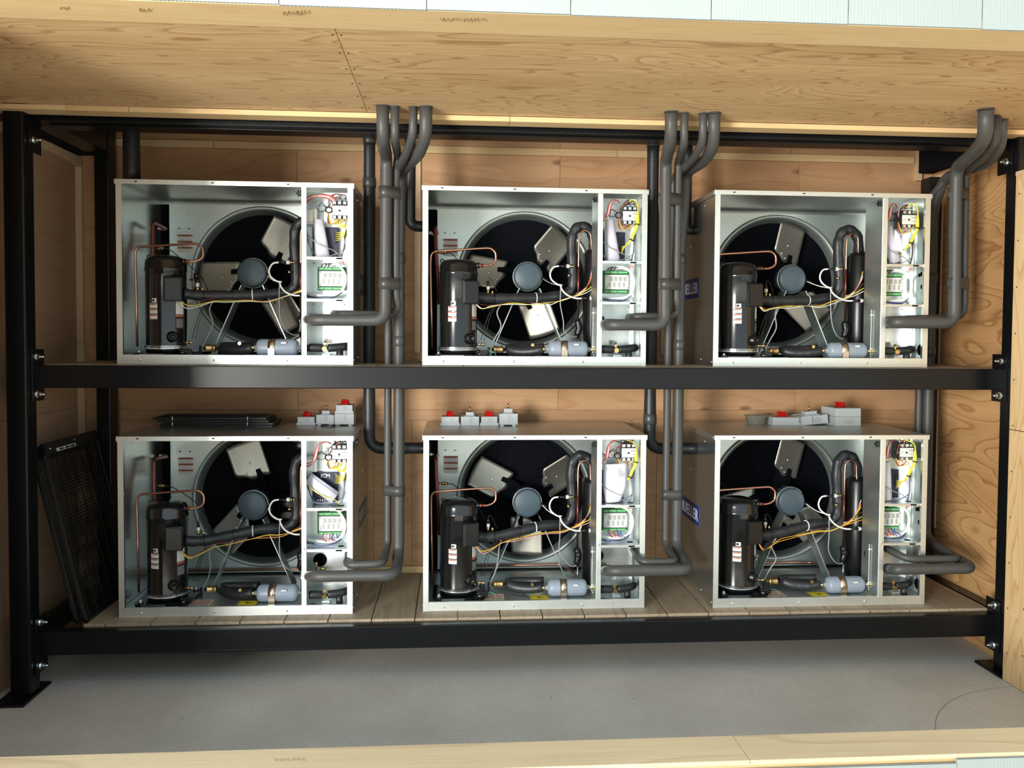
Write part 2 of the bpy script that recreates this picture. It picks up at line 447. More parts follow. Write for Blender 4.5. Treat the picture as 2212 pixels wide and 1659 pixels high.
def spline(pts, n=6):
    pts = [Vector(p) for p in pts]
    P = [pts[0] * 2 - pts[1]] + pts + [pts[-1] * 2 - pts[-2]]
    out = []
    for i in range(1, len(P) - 2):
        p0, p1, p2, p3 = P[i - 1:i + 3]
        for k_ in range(n):
            t_ = k_ / n
            out.append(0.5 * ((2 * p1) + (p2 - p0) * t_ + (2 * p0 - 5 * p1 + 4 * p2 - p3) * t_ ** 2 + (3 * p1 - p0 - 3 * p2 + p3) * t_ ** 3))
    out.append(pts[-1])
    return out


TXT = {}


def text_mesh(body, size, mat, extr=0.0004, key=None):
    kk = (body, size, mat.name)
    if kk in TXT: return TXT[kk]
    c = bpy.data.curves.new('lettering', 'FONT'); c.body = body; c.size = size; c.extrude = extr
    c.align_x = 'CENTER'; c.align_y = 'CENTER'; c.resolution_u = 3; c.offset = size * 0.018
    o = bpy.data.objects.new('tmp', c); COL.objects.link(o)
    dg = bpy.context.evaluated_depsgraph_get(); dg.update()
    me = bpy.data.meshes.new_from_object(o.evaluated_get(dg))
    me.name = 'lettering'; me.materials.clear(); me.materials.append(mat)
    bpy.data.objects.remove(o); bpy.data.curves.remove(c)
    TXT[kk] = me
    return me


FRONT = (PI / 2, 0, 0)          # text facing the viewer (-y)

# ================================================================== THE SETTING
FZ, LZ, UZ = 0.085, 0.369, 1.556      # concrete floor, lower deck, upper deck
ZC = 2.672                            # plywood ceiling in front of the rack
YW = 0.70                             # back wall
XL, XR = -2.02, 2.74                  # side walls behind the rack
WL, WR = -1.935, 2.598                # plywood wing walls in front of the rack
YO0, YO1 = -1.36, -1.20               # the opening: outer face and inner face of the front wall

floor = struct(obj('floor', MB().box(-2.3, 3.0, YO1, 1.0, FZ - 0.1, FZ), conc))
out_ground = struct(obj('floor', MB().box(-20, 20, -30, YO0 - 0.03, -0.36, -0.26), plain('yard_concrete', (0.50, 0.47, 0.42), 0.8, noise=0.1, nscale=3)))

# ceiling: plywood sheets with a seam
ceiling = struct(obj('ceiling', MB().box(-2.3, 3.0, YO1, -0.22, ZC + 0.018, ZC + 0.10), lumber_x))
xs = [-2.3, -0.385, 2.115, 3.0]
for i in range(3):
    obj('plywood_sheet', MB().box(xs[i] + 0.0012, xs[i + 1] - 0.0012, YO1, -0.205, ZC, ZC + 0.018), ply_ceiling, ceiling)
mb = MB()
for x_ in (-0.372, -0.40, 2.10, 2.13):
    for j in range(6):
        y_ = -1.12 + j * 0.17
        mb.cyl((x_, y_, ZC + 0.001), (x_, y_, ZC - 0.0008), 0.004, 8)
obj('screw', mb, black_matt, ceiling)['kind'] = 'stuff'
# ceiling above the rack
rc = struct(obj('ceiling', MB().box(-2.3, 3.0, -0.20, 1.0, 2.84, 2.90), ply_back))

# lumber strip along the back edge of the ceiling (three lengths, butt joints)
t1 = struct(obj('trim_1', MB().box(-2.3, 3.0, -0.115, -0.10, 2.652, 2.84), ply_left))
xx = [-2.3, -1.66, -1.40, 0.24, 2.52, 3.0]
for i in range(5):
    obj('board', MB().box(xx[i] + 0.001, xx[i + 1] - 0.001, -0.20, -0.116, 2.648 if i else 2.650, ZC - 0.0015), lumber_x, t1, bevel=0.0015)
# header board of the opening
t2 = struct(obj('trim_2', MB().box(-1.62, 2.7, YO0 + 0.002, YO1 + 0.012, ZC - 0.006, ZC + 0.035), lumber_x, bevel=0.002))
random.seed(3)


def scribble(parent, u0, u1, v, z, n=16, h=7):
    """pencil writing left on the board: a thin looping stroke lying on the wood"""
    pts = []
    for i in range(n):
        u = u0 + (u1 - u0) * i / (n - 1)
        vv = v + (h * (0.9 if i % 2 else -0.9)) * random.uniform(0.3, 1.0)
        p = at(u + random.uniform(-2, 2), vv, z=z); p.z = z - 0.0006
        pts.append(p)
    return obj('pencil_mark', MB().tube(spline(pts, 4), 0.0009, 4), pencil, parent)


scribble(t2, 128, 150, 17, ZC - 0.006, 8, 5)
scribble(t2, 298, 326, 21, ZC - 0.006, 9, 6)
scribble(t2, 610, 668, 27, ZC - 0.006, 18, 7)
scribble(t2, 952, 1052, 42, ZC - 0.006, 26, 6)

# sill: plywood cap on the curb
sill = struct(obj('trim_3', MB().box(-2.3, 3.0, YO0 + 0.012, YO1 + 0.0, FZ - 0.2, 0.345), lumber_x))
xx = [-2.3, 0.94, 3.0]
for i in range(2):
    obj('sill_board', MB().box(xx[i] + 0.001, xx[i + 1] - 0.001, YO0 + 0.006, YO1 + 0.006, 0.345, 0.360), sill_ply, sill, bevel=0.0015)
scribble(sill, 592, 660, 1641, 0.3605, 18, 5)

# front wall, white fluted plastic panels above and below the opening
wf = struct(obj('wall_front', MB().box(-4.6, -1.60, YO0, YO1, -0.26, 3.6).box(2.75, 5.6, YO0, YO1, -0.26, 3.6).box(-1.60, 2.75, YO0 + 0.012, YO1, ZC + 0.03, 3.6), lumber_x))


def flute_panel(x0, x1, z0, z1, teeth_down):
    mb = MB(); d = 0.008
    y0, y1 = YO0 - d, YO0 + 0.001
    mb.box(x0, x1, y0, y0 + 0.0012, z0, z1)
    mb.box(x0, x1, y1 - 0.0012, y1, z0, z1)
    n = int((x1 - x0) / 0.011)
    za, zb = (z0, z0 + 0.03) if teeth_down else (z1 - 0.03, z1)
    for i in range(n + 1):
        x = x0 + (x1 - x0 - 0.001) * i / n
        mb.box(x, x + 0.001, y0 + 0.0012, y1 - 0.0012, za, zb)
    return obj('fluted_panel', mb, coro, wf)


seams = [at(u, 30, y=YO0 - .004).x for u in (1232, 1535, 1833, 2120)]
sp_ = (seams[3] - seams[0]) / 3
k0 = seams[0] - sp_ * 7
for i in range(-3, 12):
    a = seams[0] + sp_ * (i - 4)
    dz = [0, 0.001, -0.001, 0.0005, -0.001][i % 5]
    flute_panel(a + 0.0015, a + sp_ - 0.001, ZC - 0.006 + dz, 3.4, True)
xb = at(2066, 1637, y=YO0 - .004).x
for i in range(-8, 3):
    a = xb + sp_ * 1.4 * i
    flute_panel(a + 0.001, a + sp_ * 1.4 - 0.001, -0.25, 0.336 if i < 0 else 0.349, False)

# wing walls of plywood either side, in front of the rack
wing_r = struct(obj('wall_right', MB().box(WR, WR + 0.14, YO1, -0.20, FZ + 0.002, 2.455), ply_wing, bevel=0.002))
obj('corner_board', MB().prism([(WR - 0.002, 2.455), (WR + 0.14, 2.455), (WR + 0.14, 2.475), (WR - 0.002, 2.475)], YO1, -0.20, 'y'), lumber_y, wing_r)
zseam = at(2185, 928, x=WR).z
obj('joint', MB().box(WR - 0.001, WR + 0.001, YO1, -0.20, zseam - 0.0015, zseam + 0.0015), black_matt, wing_r)
mb = MB()
for i in range(11):
    for yy in (-0.225, -0.33, -0.46):
        z_ = 0.22 + i * 0.215 + (0.03 if yy < -0.3 else 0)
        mb.cyl((WR - 0.0008, yy, z_), (WR + 0.002, yy, z_), 0.0045, 8)
obj('screw', mb, plain('screw_hole', (0.10, 0.07, 0.05), 0.6), wing_r)['kind'] = 'stuff'
wing_l = struct(obj('wall_left', MB().box(WL - 0.14, WL, YO1, -0.27, FZ + 0.002, 2.60), ply_left, bevel=0.002))
obj('corner_board', MB().box(WL - 0.14, WL + 0.004, YO1, -0.262, 2.60, ZC), lumber_y, wing_l, bevel=0.002)

# side walls and back wall behind the rack, in sheets
wl = struct(obj('wall_left', MB().box(XL - 0.06, XL - 0.012, -0.26, 1.0, FZ, 2.84), lumber_y))
for z0, z1 in ((FZ, 1.30), (1.302, 2.84)):
    obj('plywood_sheet', MB().box(XL - 0.012, XL, -0.255, YW, z0, z1), ply_left, wl)
obj('lumber_strip', MB().box(XL, XL + 0.035, -0.05, YW - 0.02, 2.588, 2.632), lumber_y, wl, bevel=0.002)
obj('corner_strip', MB().box(XL, XL + 0.034, YW - 0.022, YW - 0.002, 1.64, 2.585), lumber_z, wl, bevel=0.0015)
obj('corner_strip', MB().box(XL, XL + 0.037, YW - 0.022, YW - 0.002, LZ, 1.638), lumber_z, wl, bevel=0.0015)
wr = struct(obj('wall_right', MB().box(XR + 0.012, XR + 0.06, -0.20, 1.0, FZ, 2.84), lumber_y))
for z0, z1 in ((FZ, 1.46), (1.462, 2.84)):
    obj('plywood_sheet', MB().box(XR, XR + 0.012, -0.20, YW, z0, z1), ply_right, wr)
obj('lumber_strip', MB().box(XR - 0.035, XR, -0.05, YW - 0.02, 2.575, 2.618), lumber_y, wr, bevel=0.002)
obj('corner_strip', MB().box(XR - 0.022, XR, YW - 0.115, YW - 0.09, 0.62, 2.50), lumber_z, wr, bevel=0.0015)

wb_ = struct(obj('wall_back', MB().box(XL - 0.06, XR + 0.06, YW + 0.014, YW + 0.08, FZ - 0.05, 2.84), lumber_x))


def sheets(z0, z1, cuts, dy=0.0):
    cs = [XL] + cuts + [XR]
    for a, b_ in zip(cs[:-1], cs[1:]):
        obj('plywood_sheet', MB().box(a + 0.001, b_ - 0.001, YW + dy, YW + 0.014, z0, z1 - 0.0016), ply_back, wb_)


sheets(2.738, 2.84, [-0.42, 0.58, 1.9])
sheets(1.283, 2.698, [-0.86, 0.58, 1.95])
sheets(1.226, 1.283, [-1.2, 0.30, 1.3], 0.002)
sheets(0.41, 1.226, [-0.445, -0.235, 0.62, 1.005, 1.15], 0.003)
xx = [XL, -1.30, -0.42, 0.9, 2.62]
for i in range(4):
    obj('lumber_strip', MB().box(xx[i] + 0.001, xx[i + 1] - 0.001, YW - 0.018, YW, 2.698, 2.736), lumber_x, wb_, bevel=0.0015)
obj('lumber_strip', MB().box(2.628, 2.662, YW - 0.03, YW, 2.60, 2.84), lumber_z, wb_, bevel=0.0015)
for a, b_ in ((XL, -0.3), (-0.298, 1.15), (1.152, XR)):
    obj('lumber_strip', MB().box(a, b_, YW - 0.016, YW, 0.375, 0.41), lumber_x, wb_, bevel=0.0015)
for x_ in (-0.225, 1.16):
    obj('lumber_strip', MB().box(x_, x_ + 0.035, YW - 0.012, YW + 0.001, 1.60, 2.695), lumber_z, wb_, bevel=0.0015)

# ================================================================== THE RACK
rack = thing('steel_rack', (0.36, 0.2, FZ), 'black painted steel rack of posts and beams carrying both decks', 'rack')
RO = Vector((-0.36, -0.2, -FZ))


def rk(name, mb, mat=black_steel, bevel=0.003, parent=None, label=None):
    o = obj(name, mb, mat, parent or rack, bevel, label)
    if parent is None: o.location = RO
    return o


PL0, PL1, PR0, PR1 = -1.945, -1.856, 2.637, 2.726
for x0, x1 in ((PL0, PL1), (PR0, PR1)):
    p = rk('post', MB().box(x0, x1, -0.16, -0.072, FZ + 0.012, 2.80), bevel=0.008)
    pb = MB()
    a, b_ = (x0 - 0.03, x1 + 0.012) if x0 < 0 else (x0 - 0.045, x1 + 0.01)
    pb.box(a, b_, -0.245 if x0 < 0 else -0.1985, 0.0, FZ + 0.0005, FZ + 0.013)
    bp_ = rk('base_plate', pb, bevel=0.002)
    cx_ = (a + b_) / 2
    yh_ = -0.215 if x0 < 0 else -0.02
    rk('bolt_hole', MB().cyl((cx_, yh_, FZ + 0.010), (cx_, yh_, FZ + 0.0136), 0.008, 16), black_matt, 0, bp_)
# rear posts
rk('post', MB().box(at(206, 700, y=0.55).x, at(237, 700, y=0.55).x, 0.55, 0.65, LZ - 0.1, 2.80), bevel=0.006)
rk('post', MB().box(2.640, 2.714, 0.555, 0.65, LZ - 0.1, 2.60), bevel=0.006)
for x_ in (-1.87, 2.639):
    rk('post', MB().box(x_, x_ + 0.075, 0.555, 0.65, FZ + 0.001, LZ - 0.1), bevel=0.006)
# front beams
rk('beam', MB().box(PL1, PR0, -0.075, -0.033, 1.452, 1.554), bevel=0.004)
rk('beam', MB().box(PL1, PR0, -0.092, -0.033, 0.252, 0.357), bevel=0.004)
rk('beam', MB().box(PL1, PR0, -0.094, -0.086, 0.252, 0.262), bevel=0.001)
rk('beam', MB().box(PL1, PR0, -0.075, 0.03, 2.632, 2.735), bevel=0.004)
rk('beam', MB().box(PL1 + 0.05, PR0 - 0.05, -0.03, 0.06, 2.624, 2.631), bevel=0.001)
# rear and side beams
for z in (0.262, 1.44):
    rk('rear_beam', MB().box(-1.80, 2.60, 0.575, 0.63, z, z + 0.07), bevel=0.003)
rk('rear_beam', MB().box(-1.80, 2.60, 0.55, 0.62, 2.755, 2.835), bevel=0.003)
for z0, z1, dx in ((0.262, 0.362, 0), (1.45, 1.550, 0), (2.637, 2.83, 0)):
    top_ = z0 > 2
    rk('side_beam', MB().box(-1.945 if not top_ else -1.99, -1.90 if not top_ else -1.86, -0.07, 0.54 if not top_ else 0.66, z0, z1), black_rough if top_ else black_steel, bevel=0.003)
    rk('side_beam', MB().box(2.66 if not top_ else 2.632, 2.715, -0.07, 0.55 if not top_ else 0.66, z0, z1), black_rough if top_ else black_steel, bevel=0.003)
rk('gusset', MB().prism([(-1.90, 2.63), (-1.79, 2.63), (-1.79, 2.80), (-1.90, 2.80)], 0.0, 0.52, 'y'), bevel=0.002)


def bolt(parent, x, y, z, s):
    b = MB(); g = lambda d: x + s * d
    b.cyl((g(0.0065), y, z), (g(0.010), y, z), 0.0175, 20)
    b.add(*hexnut(x + s * 0.010, x + s * 0.024, y, z, 0.0125))
    b.cyl((g(0.024), y, z), (g(0.040), y, z), 0.0055, 10)
    obj('bolt', b, zinc, parent)


def hexnut(xa, xb, y, z, r):
    vs = []
    for x in (xa, xb):
        for k_ in range(6):
            a = PI / 3 * k_
            vs.append((x, y + r * math.cos(a), z + r * math.sin(a)))
    fs = [(0, 1, 2, 3, 4, 5), (11, 10, 9, 8, 7, 6)] + [(k_, k_ + 6, (k_ + 1) % 6 + 6, (k_ + 1) % 6) for k_ in range(6)]
    return vs, fs


for side in (-1, 1):
    x = PL1 if side < 0 else PR0
    s = -side
    for z0, z1, bz in ((1.395, 1.625, (1.425, 1.592)), (0.175, 0.430, (0.205, 0.402)), (2.49, 2.632, (2.545,))):
        a, b_ = sorted((x + s * 0.0005, x + s * 0.0065))
        tp = rk('end_plate', MB().box(a, b_, -0.125, -0.02, z0, z1), bevel=0.0015)
        for z in bz:
            bolt(tp, x, -0.088 if side < 0 else -0.085, z, s)


# shelf decks of planks (a thing each)
def deck(z, label, cuts, name='shelf_deck'):
    t = thing(name, (0.4, 0.3, z - 0.036), label, 'shelf', 'plank decks on the steel rack')
    for i, (a, b_) in enumerate(zip(cuts[:-1], cuts[1:])):
        dz = random.uniform(-0.0012, 0.0)
        mb = MB().box(a + 0.002 - 0.4, b_ - 0.002 - 0.4, -0.030 - 0.3 + random.uniform(-0.002, 0.002), (0.670 if a > -1.8 else 0.54) - 0.3, 0, 0.036 + dz)
        obj('plank', mb, plank_wood, t, bevel=0.003)
    return t


cuts = [-1.69] + [-0.383 + 0.2015 * k_ for k_ in range(-6, 16)]
deck(LZ, 'lower deck of weathered planks under the bottom row of units', cuts)
deck(UZ, 'upper deck of planks under the top row of units', [-1.85, -1.79, -1.66] + [-0.36 + 0.2015 * k_ for k_ in range(-6, 16)])

# ================================================================== CONDENSING UNITS
UW, UH, UD = 1.08, 0.851, 0.63
U = {1: (-1.558, 0.052, UZ), 2: (-0.154, 0.065, UZ), 3: (1.248, 0.031, UZ),
     4: (-1.560, 0.049, LZ), 5: (-0.147, 0.063, LZ), 6: (1.269, 0.041, LZ)}


def L(u, v, yl, n=2):
    """place inside unit n (its own frame) seen at picture (u, v), yl deep behind its front"""
    o = U[n]; p = at(u, v, y=o[1] + yl)
    return Vector((p.x - o[0], yl, p.z - o[2]))


def LL(pts, n=2):
    return [L(p[0], p[1], p[2], n) for p in pts]


MESH = {}


def part(name, key, build, mat, parent, bevel=0.0, label=None, loc=None, rot=None):
    """mesh shared between the six units by key"""
    if key not in MESH:
        MESH[key] = build().mesh(name, mat)
    return put(name, MESH[key], parent, loc, rot, bevel, label)


def hole_panel(x0, x1, z0, z1, y, cx, cz, r, t=0.0025, seg=64):
    mb = MB()
    ang = [2 * PI * i / seg for i in range(seg)]
    inner = [(cx + r * math.cos(a), cz + r * math.sin(a)) for a in ang]
    outer = []
    for a in ang:
        c, s_ = math.cos(a), math.sin(a)
        tx = ((x1 - cx) / c) if c > 1e-6 else ((x0 - cx) / c if c < -1e-6 else 1e9)
        tz = ((z1 - cz) / s_) if s_ > 1e-6 else ((z0 - cz) / s_ if s_ < -1e-6 else 1e9)
        t_ = min(tx, tz); outer.append((cx + c * t_, cz + s_ * t_))
    # snap the nearest outer points to the corners
    for cxr in ((x0, z0), (x0, z1), (x1, z0), (x1, z1)):
        j = min(range(seg), key=lambda i: (outer[i][0] - cxr[0]) ** 2 + (outer[i][1] - cxr[1]) ** 2)
        outer[j] = cxr
    vs = [(p[0], y, p[1]) for p in inner] + [(p[0], y, p[1]) for p in outer] + [(p[0], y + t, p[1]) for p in inner] + [(p[0], y + t, p[1]) for p in outer]
    fs = []
    for i in range(seg):
        j = (i + 1) % seg
        fs += [(i, j, j + seg, i + seg), (i + 2 * seg, i + 3 * seg, j + 3 * seg, j + 2 * seg), (i, i + 2 * seg, j + 2 * seg, j)]
    return mb.add(vs, fs)


def blade_mesh():
    mb = MB(); NR, NS = 9, 12
    def H(s_): return -0.36 * s_ - 1.2 * s_ * s_ + 0.006
    vs = []
    for side in (-0.0011, 0.0011):
        for a in range(NR + 1):
            for q in range(NS + 1):
                s_ = -0.083 + 0.166 * q / NS
                ri = 0.118 + (0.050 * max(0.0, (s_ - 0.02) / 0.063)) - 0.006 * math.cos(s_ * 90)
                ro = math.sqrt(0.325 ** 2 - s_ ** 2)
                vs.append((ri + (ro - ri) * a / NR, H(s_) + side, s_))
    M_ = (NR + 1) * (NS + 1); ix = lambda a, q: a * (NS + 1) + q
    fs = []
    for a in range(NR):
        for q in range(NS):
            f = (ix(a, q), ix(a, q + 1), ix(a + 1, q + 1), ix(a + 1, q))
            fs += [f, tuple(x + M_ for x in f[::-1])]
    mb.add(vs, fs, True)
    ed = []
    for q in range(NS): ed += [(ix(0, q), ix(0, q + 1)), (ix(NR, q), ix(NR, q + 1))]
    for a in range(NR): ed += [(ix(a, 0), ix(a + 1, 0)), (ix(a, NS), ix(a + 1, NS))]
    for p, q in ed: mb.f.append((p, q, q + M_, p + M_)); mb.sm.append(False)
    return mb


def rivets():
    mb = MB()
    for r, s_ in ((0.155, 0.028), (0.155, -0.028), (0.205, 0.0), (0.135, 0.0)):
        h = -0.36 * s_ - 1.2 * s_ * s_ + 0.006
        mb.ball((r, h - 0.002, s_), 0.0055, 8, 5, (1, 0.5, 1))
    return mb


FAN = (0.536, 0.448)
FANROT = {1: 62, 2: 50, 3: 77, 4: 108, 5: 32, 6: 76}
PIT = {}

ULABEL = {
    1: 'open condensing unit at the left of the upper deck',
    2: 'open condensing unit in the middle of the upper deck',
    3: 'open condensing unit at the right of the upper deck',
    4: 'open condensing unit at the left of the lower deck, black guards on top',
    5: 'open condensing unit in the middle of the lower deck, four small boxes on top',
    6: 'open condensing unit at the right of the lower deck, clear tub on top'}


def wire(parent, pts, r, mat, name='wire', n=5, seg=6, label=None):
    return obj(name, MB().tube(spline(pts, n), r, seg), mat, parent, label=label)


def build_unit(k):
    o = U[k]; low = k > 3
    u = thing('condensing_unit', o, ULABEL[k], 'condensing unit', 'condensing units on the rack')
    rnd = random.Random(k * 11)

    def j(a): return rnd.uniform(-a, a)

    # ---- cabinet
    part('base_pan', 'base', lambda: MB().box(0.004, 1.076, 0.004, UD, 0.031, 0.034).box(0.026, 1.054, 0.0, 0.0016, 0.0, 0.0425)
         .box(0.026, 1.054, 0.0, 0.016, 0.0410, 0.0426).box(0.004, 1.076, UD - 0.002, UD, 0.0, 0.05), galv_in, u)
    part('left_panel', 'lp', lambda: MB().box(0.0, 0.0015, 0.0005, UD, 0.0, 0.834).box(0.0, 0.0255, -0.0012, 0.0004, 0.0, 0.834).box(0.0240, 0.0255, 0.0004, 0.014, 0.043, 0.834), galv_side, u)
    part('corner_stile', 'stl', lambda: MB().box(0.0, 0.0258, -0.0030, -0.0013, 0.0, 0.833), galv_front_lit, u)
    part('right_panel', 'rp', lambda: MB().box(1.0785, 1.080, 0.0005, UD, 0.0, 0.834).box(1.0545, 1.080, -0.0012, 0.0004, 0.0, 0.834).box(1.0545, 1.056, 0.0004, 0.014, 0.043, 0.834), galv_side, u)
    part('corner_stile', 'str', lambda: MB().box(1.0540, 1.080, -0.0030, -0.0013, 0.0, 0.833), galv_front_lit, u)
    part('base_rail', 'rail', lambda: MB().box(0.0262, 1.0537, -0.0022, -0.0004, 0.0, 0.0440).box(0.0262, 1.0537, -0.0022, 0.012, 0.0428, 0.0442), galv_front_lit if not (k in (3, 6)) else galv_front_lit, u, 0.0006)
    part('top_panel', 'top', lambda: MB().box(-0.005, 1.085, -0.006, UD, 0.8495, 0.851).box(-0.005, -0.0035, -0.006, UD, 0.826, 0.8495)
         .box(1.0835, 1.085, -0.006, UD, 0.826, 0.8495).box(-0.0035, 1.0835, UD - 0.0015, UD, 0.826, 0.8495), galv_top, u)
    tf = part('top_flange', 'tf', lambda: MB().box(-0.005, 1.085, -0.0075, -0.0058, 0.829, 0.8505), galv_front_lit, u, 0.0006)
    part('slot', 'slots', lambda: MB().box(0.086, 0.098, -0.0079, -0.0074, 0.838, 0.843).box(0.431, 0.443, -0.0079, -0.0074, 0.838, 0.843)
         .box(0.775, 0.787, -0.0079, -0.0074, 0.838, 0.843), black_matt, tf)

    def scr():
        mb = MB()
        for x in (0.10, 0.437, 0.773):
            mb.ball((x, -0.003, 0.020), 0.0055, 8, 5, (1, 0.6, 1))
        mb.box(0.925, 0.928, -0.0026, -0.0020, 0.022, 0.030)
        return mb
    part('rail_screws', 'scr', scr, zinc, u)

    def sscr():
        mb = MB()
        for x in (-0.0005, 1.0805):
            for (y, z) in ((0.02, 0.022), (0.19, 0.03), (0.60, 0.03), (0.16, 0.80), (0.40, 0.62)):
                mb.ball((x, y, z), 0.0055, 8, 5, (0.6, 1, 1))
        for x in (-0.0052, 1.0852):
            for y in (0.018, 0.55):
                mb.ball((x, y, 0.838), 0.005, 8, 5, (0.6, 1, 1))
        return mb
    part('panel_screws', 'sscr', sscr, zinc, u)

    # ---- maker's plate on both side panels
    for side in (-1, 1):
        x = -0.0018 if side < 0 else 1.0818
        m = sign_blue if side < 0 else sign_blue_shaded  # right-hand plates: shade is painted into plate and lettering colours
        pl = part('name_plate', 'np%d' % side, lambda: MB().box(min(x, x - side * 0.0018) , max(x, x - side * 0.0018), 0.235, 0.60, 0.345, 0.447), m, u)
        me = text_mesh('MUELLER', 0.080, ink_white if side < 0 else ink_grey)
        rz = -PI / 2 if side < 0 else PI / 2
        put('lettering', me, pl, (x + side * 0.0006, 0.418, 0.394), (PI / 2, 0, rz))

    # ---- coil, fan panel, ring
    part('condenser_coil', 'coil', lambda: MB().box(0.0020, 1.078, 0.598, 0.626, 0.02, 0.826).box(0.0020, 0.05, 0.57, 0.598, 0.02, 0.826), black_matt, u)
    part('fan_panel', 'fp', lambda: hole_panel(0.058, 1.078, 0.050, 0.828, 0.560, FAN[0], FAN[1], 0.352)
         .box(0.058, 0.060, 0.53, 0.56, 0.05, 0.828).box(0.058, 1.07, 0.545, 0.5615, 0.047, 0.0505), galv_in, u)
    part('fan_ring', 'fr', lambda: MB().lathe([(0.376, 0.560), (0.374, 0.550), (0.368, 0.545), (0.361, 0.546), (0.354, 0.553), (0.346, 0.568), (0.339, 0.585), (0.334, 0.597)],
                                              (FAN[0], 0, FAN[1]), 'y', 72), galv_ring, u)
    if low:
        part('coil_tube', 'ctube', lambda: MB().tube(fillet([(0.07, 0.545, 0.062), (0.735, 0.545, 0.062), (0.79, 0.44, 0.055), (0.80, 0.42, 0.02)], 0.02), 0.0055, 8)
             .tube([(0.07, 0.553, 0.048), (0.9, 0.553, 0.048)], 0.004, 8), copper, u)

    # ---- fan and motor
    fan = put('fan_rotor', part_mesh_hub(), u, (FAN[0], 0.515, FAN[1]), None)
    for i in range(3):
        a = math.radians(FANROT[k] + 120 * i)
        bl = part('fan_blade', 'blade', blade_mesh, galv_blade, fan, rot=(0, -a, 0))
        part('rivets', 'riv', rivets, zinc, bl)
    mo = part('fan_motor', 'motor%d' % (k in (1, 4)), lambda: MB().lathe([(0.0005, 0.322), (0.062, 0.322), (0.070, 0.326), (0.0735, 0.334), (0.0735, 0.365), (0.0745, 0.367), (0.0745, 0.374), (0.0735, 0.376),
              (0.0735, 0.455), (0.070, 0.468), (0.055, 0.480), (0.02, 0.485), (0.012, 0.487), (0.012, 0.52)], (FAN[0] - 0.004, 0, FAN[1] + 0.004), 'y', 40),
              motor_steel if k == 4 else motor_grey, u)
    part('motor_rear_bell', 'mrb', lambda: MB().lathe([(0.0752, 0.40), (0.0752, 0.446), (0.070, 0.462), (0.05, 0.472), (0.03, 0.474)], (FAN[0] - 0.004, 0, FAN[1] + 0.004), 'y', 40), black_plastic, mo)

    def vents():
        mb = MB()
        for i in range(14):
            a = 2 * PI * i / 14
            r = 0.0745
            mb.box(-0.004, 0.004, 0.385, 0.397, r - 0.002, r + 0.0012, Matrix.Translation((FAN[0] - 0.004, 0, FAN[1] + 0.004)) @ Matrix.Rotation(a, 4, 'Y'))
        return mb
    part('vent', 'mv', vents, black_matt, mo)

    def leg(x0, z0, x1, z1, flange):
        mb = MB(); d = Vector((x1 - x0, 0, z1 - z0)).normalized(); n_ = Vector((d.z, 0, -d.x)) * 0.0013
        a, b_ = Vector((x0, 0, z0)), Vector((x1, 0, z1))
        mb.prism([((a + n_).x, (a + n_).z), ((b_ + n_).x, (b_ + n_).z), ((b_ - n_).x, (b_ - n_).z), ((a - n_).x, (a - n_).z)], 0.300, 0.395, 'y')
        n2 = n_ * (2.6 * flange)
        mb.prism([((a + n2).x, (a + n2).z), ((b_ + n2).x, (b_ + n2).z), ((b_ - n_ * flange * .5).x, (b_ - n_ * flange * .5).z), ((a - n_ * flange * .5).x, (a - n_ * flange * .5).z)], 0.2985, 0.300, 'y')
        return mb
    br = part('motor_bracket', 'leg1', lambda: leg(0.487, 0.388, 0.330, 0.018, 1), galv_in, u)
    part('bracket_leg', 'leg2', lambda: leg(0.590, 0.388, 0.748, 0.018, -1), galv_in, br)
    part('bracket_band', 'legb', lambda: MB().lathe([(0.0755, 0.345), (0.0775, 0.345), (0.0775, 0.36), (0.0755, 0.36)], (FAN[0] - 0.004, 0, FAN[1] + 0.004), 'y', 40), steel_strap if k == 4 else galv_in, br)

    # ---- compressor
    CX, CY = 0.171, 0.150
    comp = part('compressor', 'comp', lambda: MB().lathe([(0.0005, 0.518), (0.045, 0.517), (0.072, 0.511), (0.087, 0.500), (0.0935, 0.484), (0.0945, 0.455), (0.0965, 0.452), (0.0965, 0.442),
              (0.0935, 0.438), (0.0925, 0.30), (0.0925, 0.095), (0.095, 0.085), (0.095, 0.060), (0.088, 0.048), (0.0005, 0.046)], (CX, CY, 0), 'z', 48)
              .cyl((CX + 0.085, CY - 0.03, 0.487), (CX + 0.103, CY - 0.035, 0.487), 0.013, 14)
              .tube(fillet([(CX - 0.075, CY, 0.488), (CX - 0.090, CY, 0.512), (CX - 0.078, CY, 0.520), (CX - 0.066, CY, 0.503)], 0.01), 0.003, 6)
              .box(CX - 0.02, CX + 0.02, CY - 0.098, CY - 0.088, 0.425, 0.452), black_gloss, u)
    tb = part('terminal_box', 'tbox', lambda: MB().box(-0.041, 0.041, -0.022, 0.032, -0.058, 0.058).prism([(-0.037, -0.054), (0.037, -0.054), (0.037, 0.044), (0.026, 0.054), (-0.037, 0.054)], -0.030, -0.022, 'y'),
              black_plastic, comp, 0.005, loc=(0.226, 0.078, 0.352), rot=(0, 0, math.radians(14)))
    if k in (1, 4):
        me = MB().box(-0.018, 0.018, -0.0305, -0.0300, 0.016, 0.020).box(-0.018, -0.006, -0.0305, -0.03, 0.004, 0.016).box(-0.018, 0.016, -0.0305, -0.03, -0.004, 0.000).mesh('mark', plain('mark_grey', (0.03, 0.03, 0.03), 0.5))
        put('moulded_mark', me, tb)
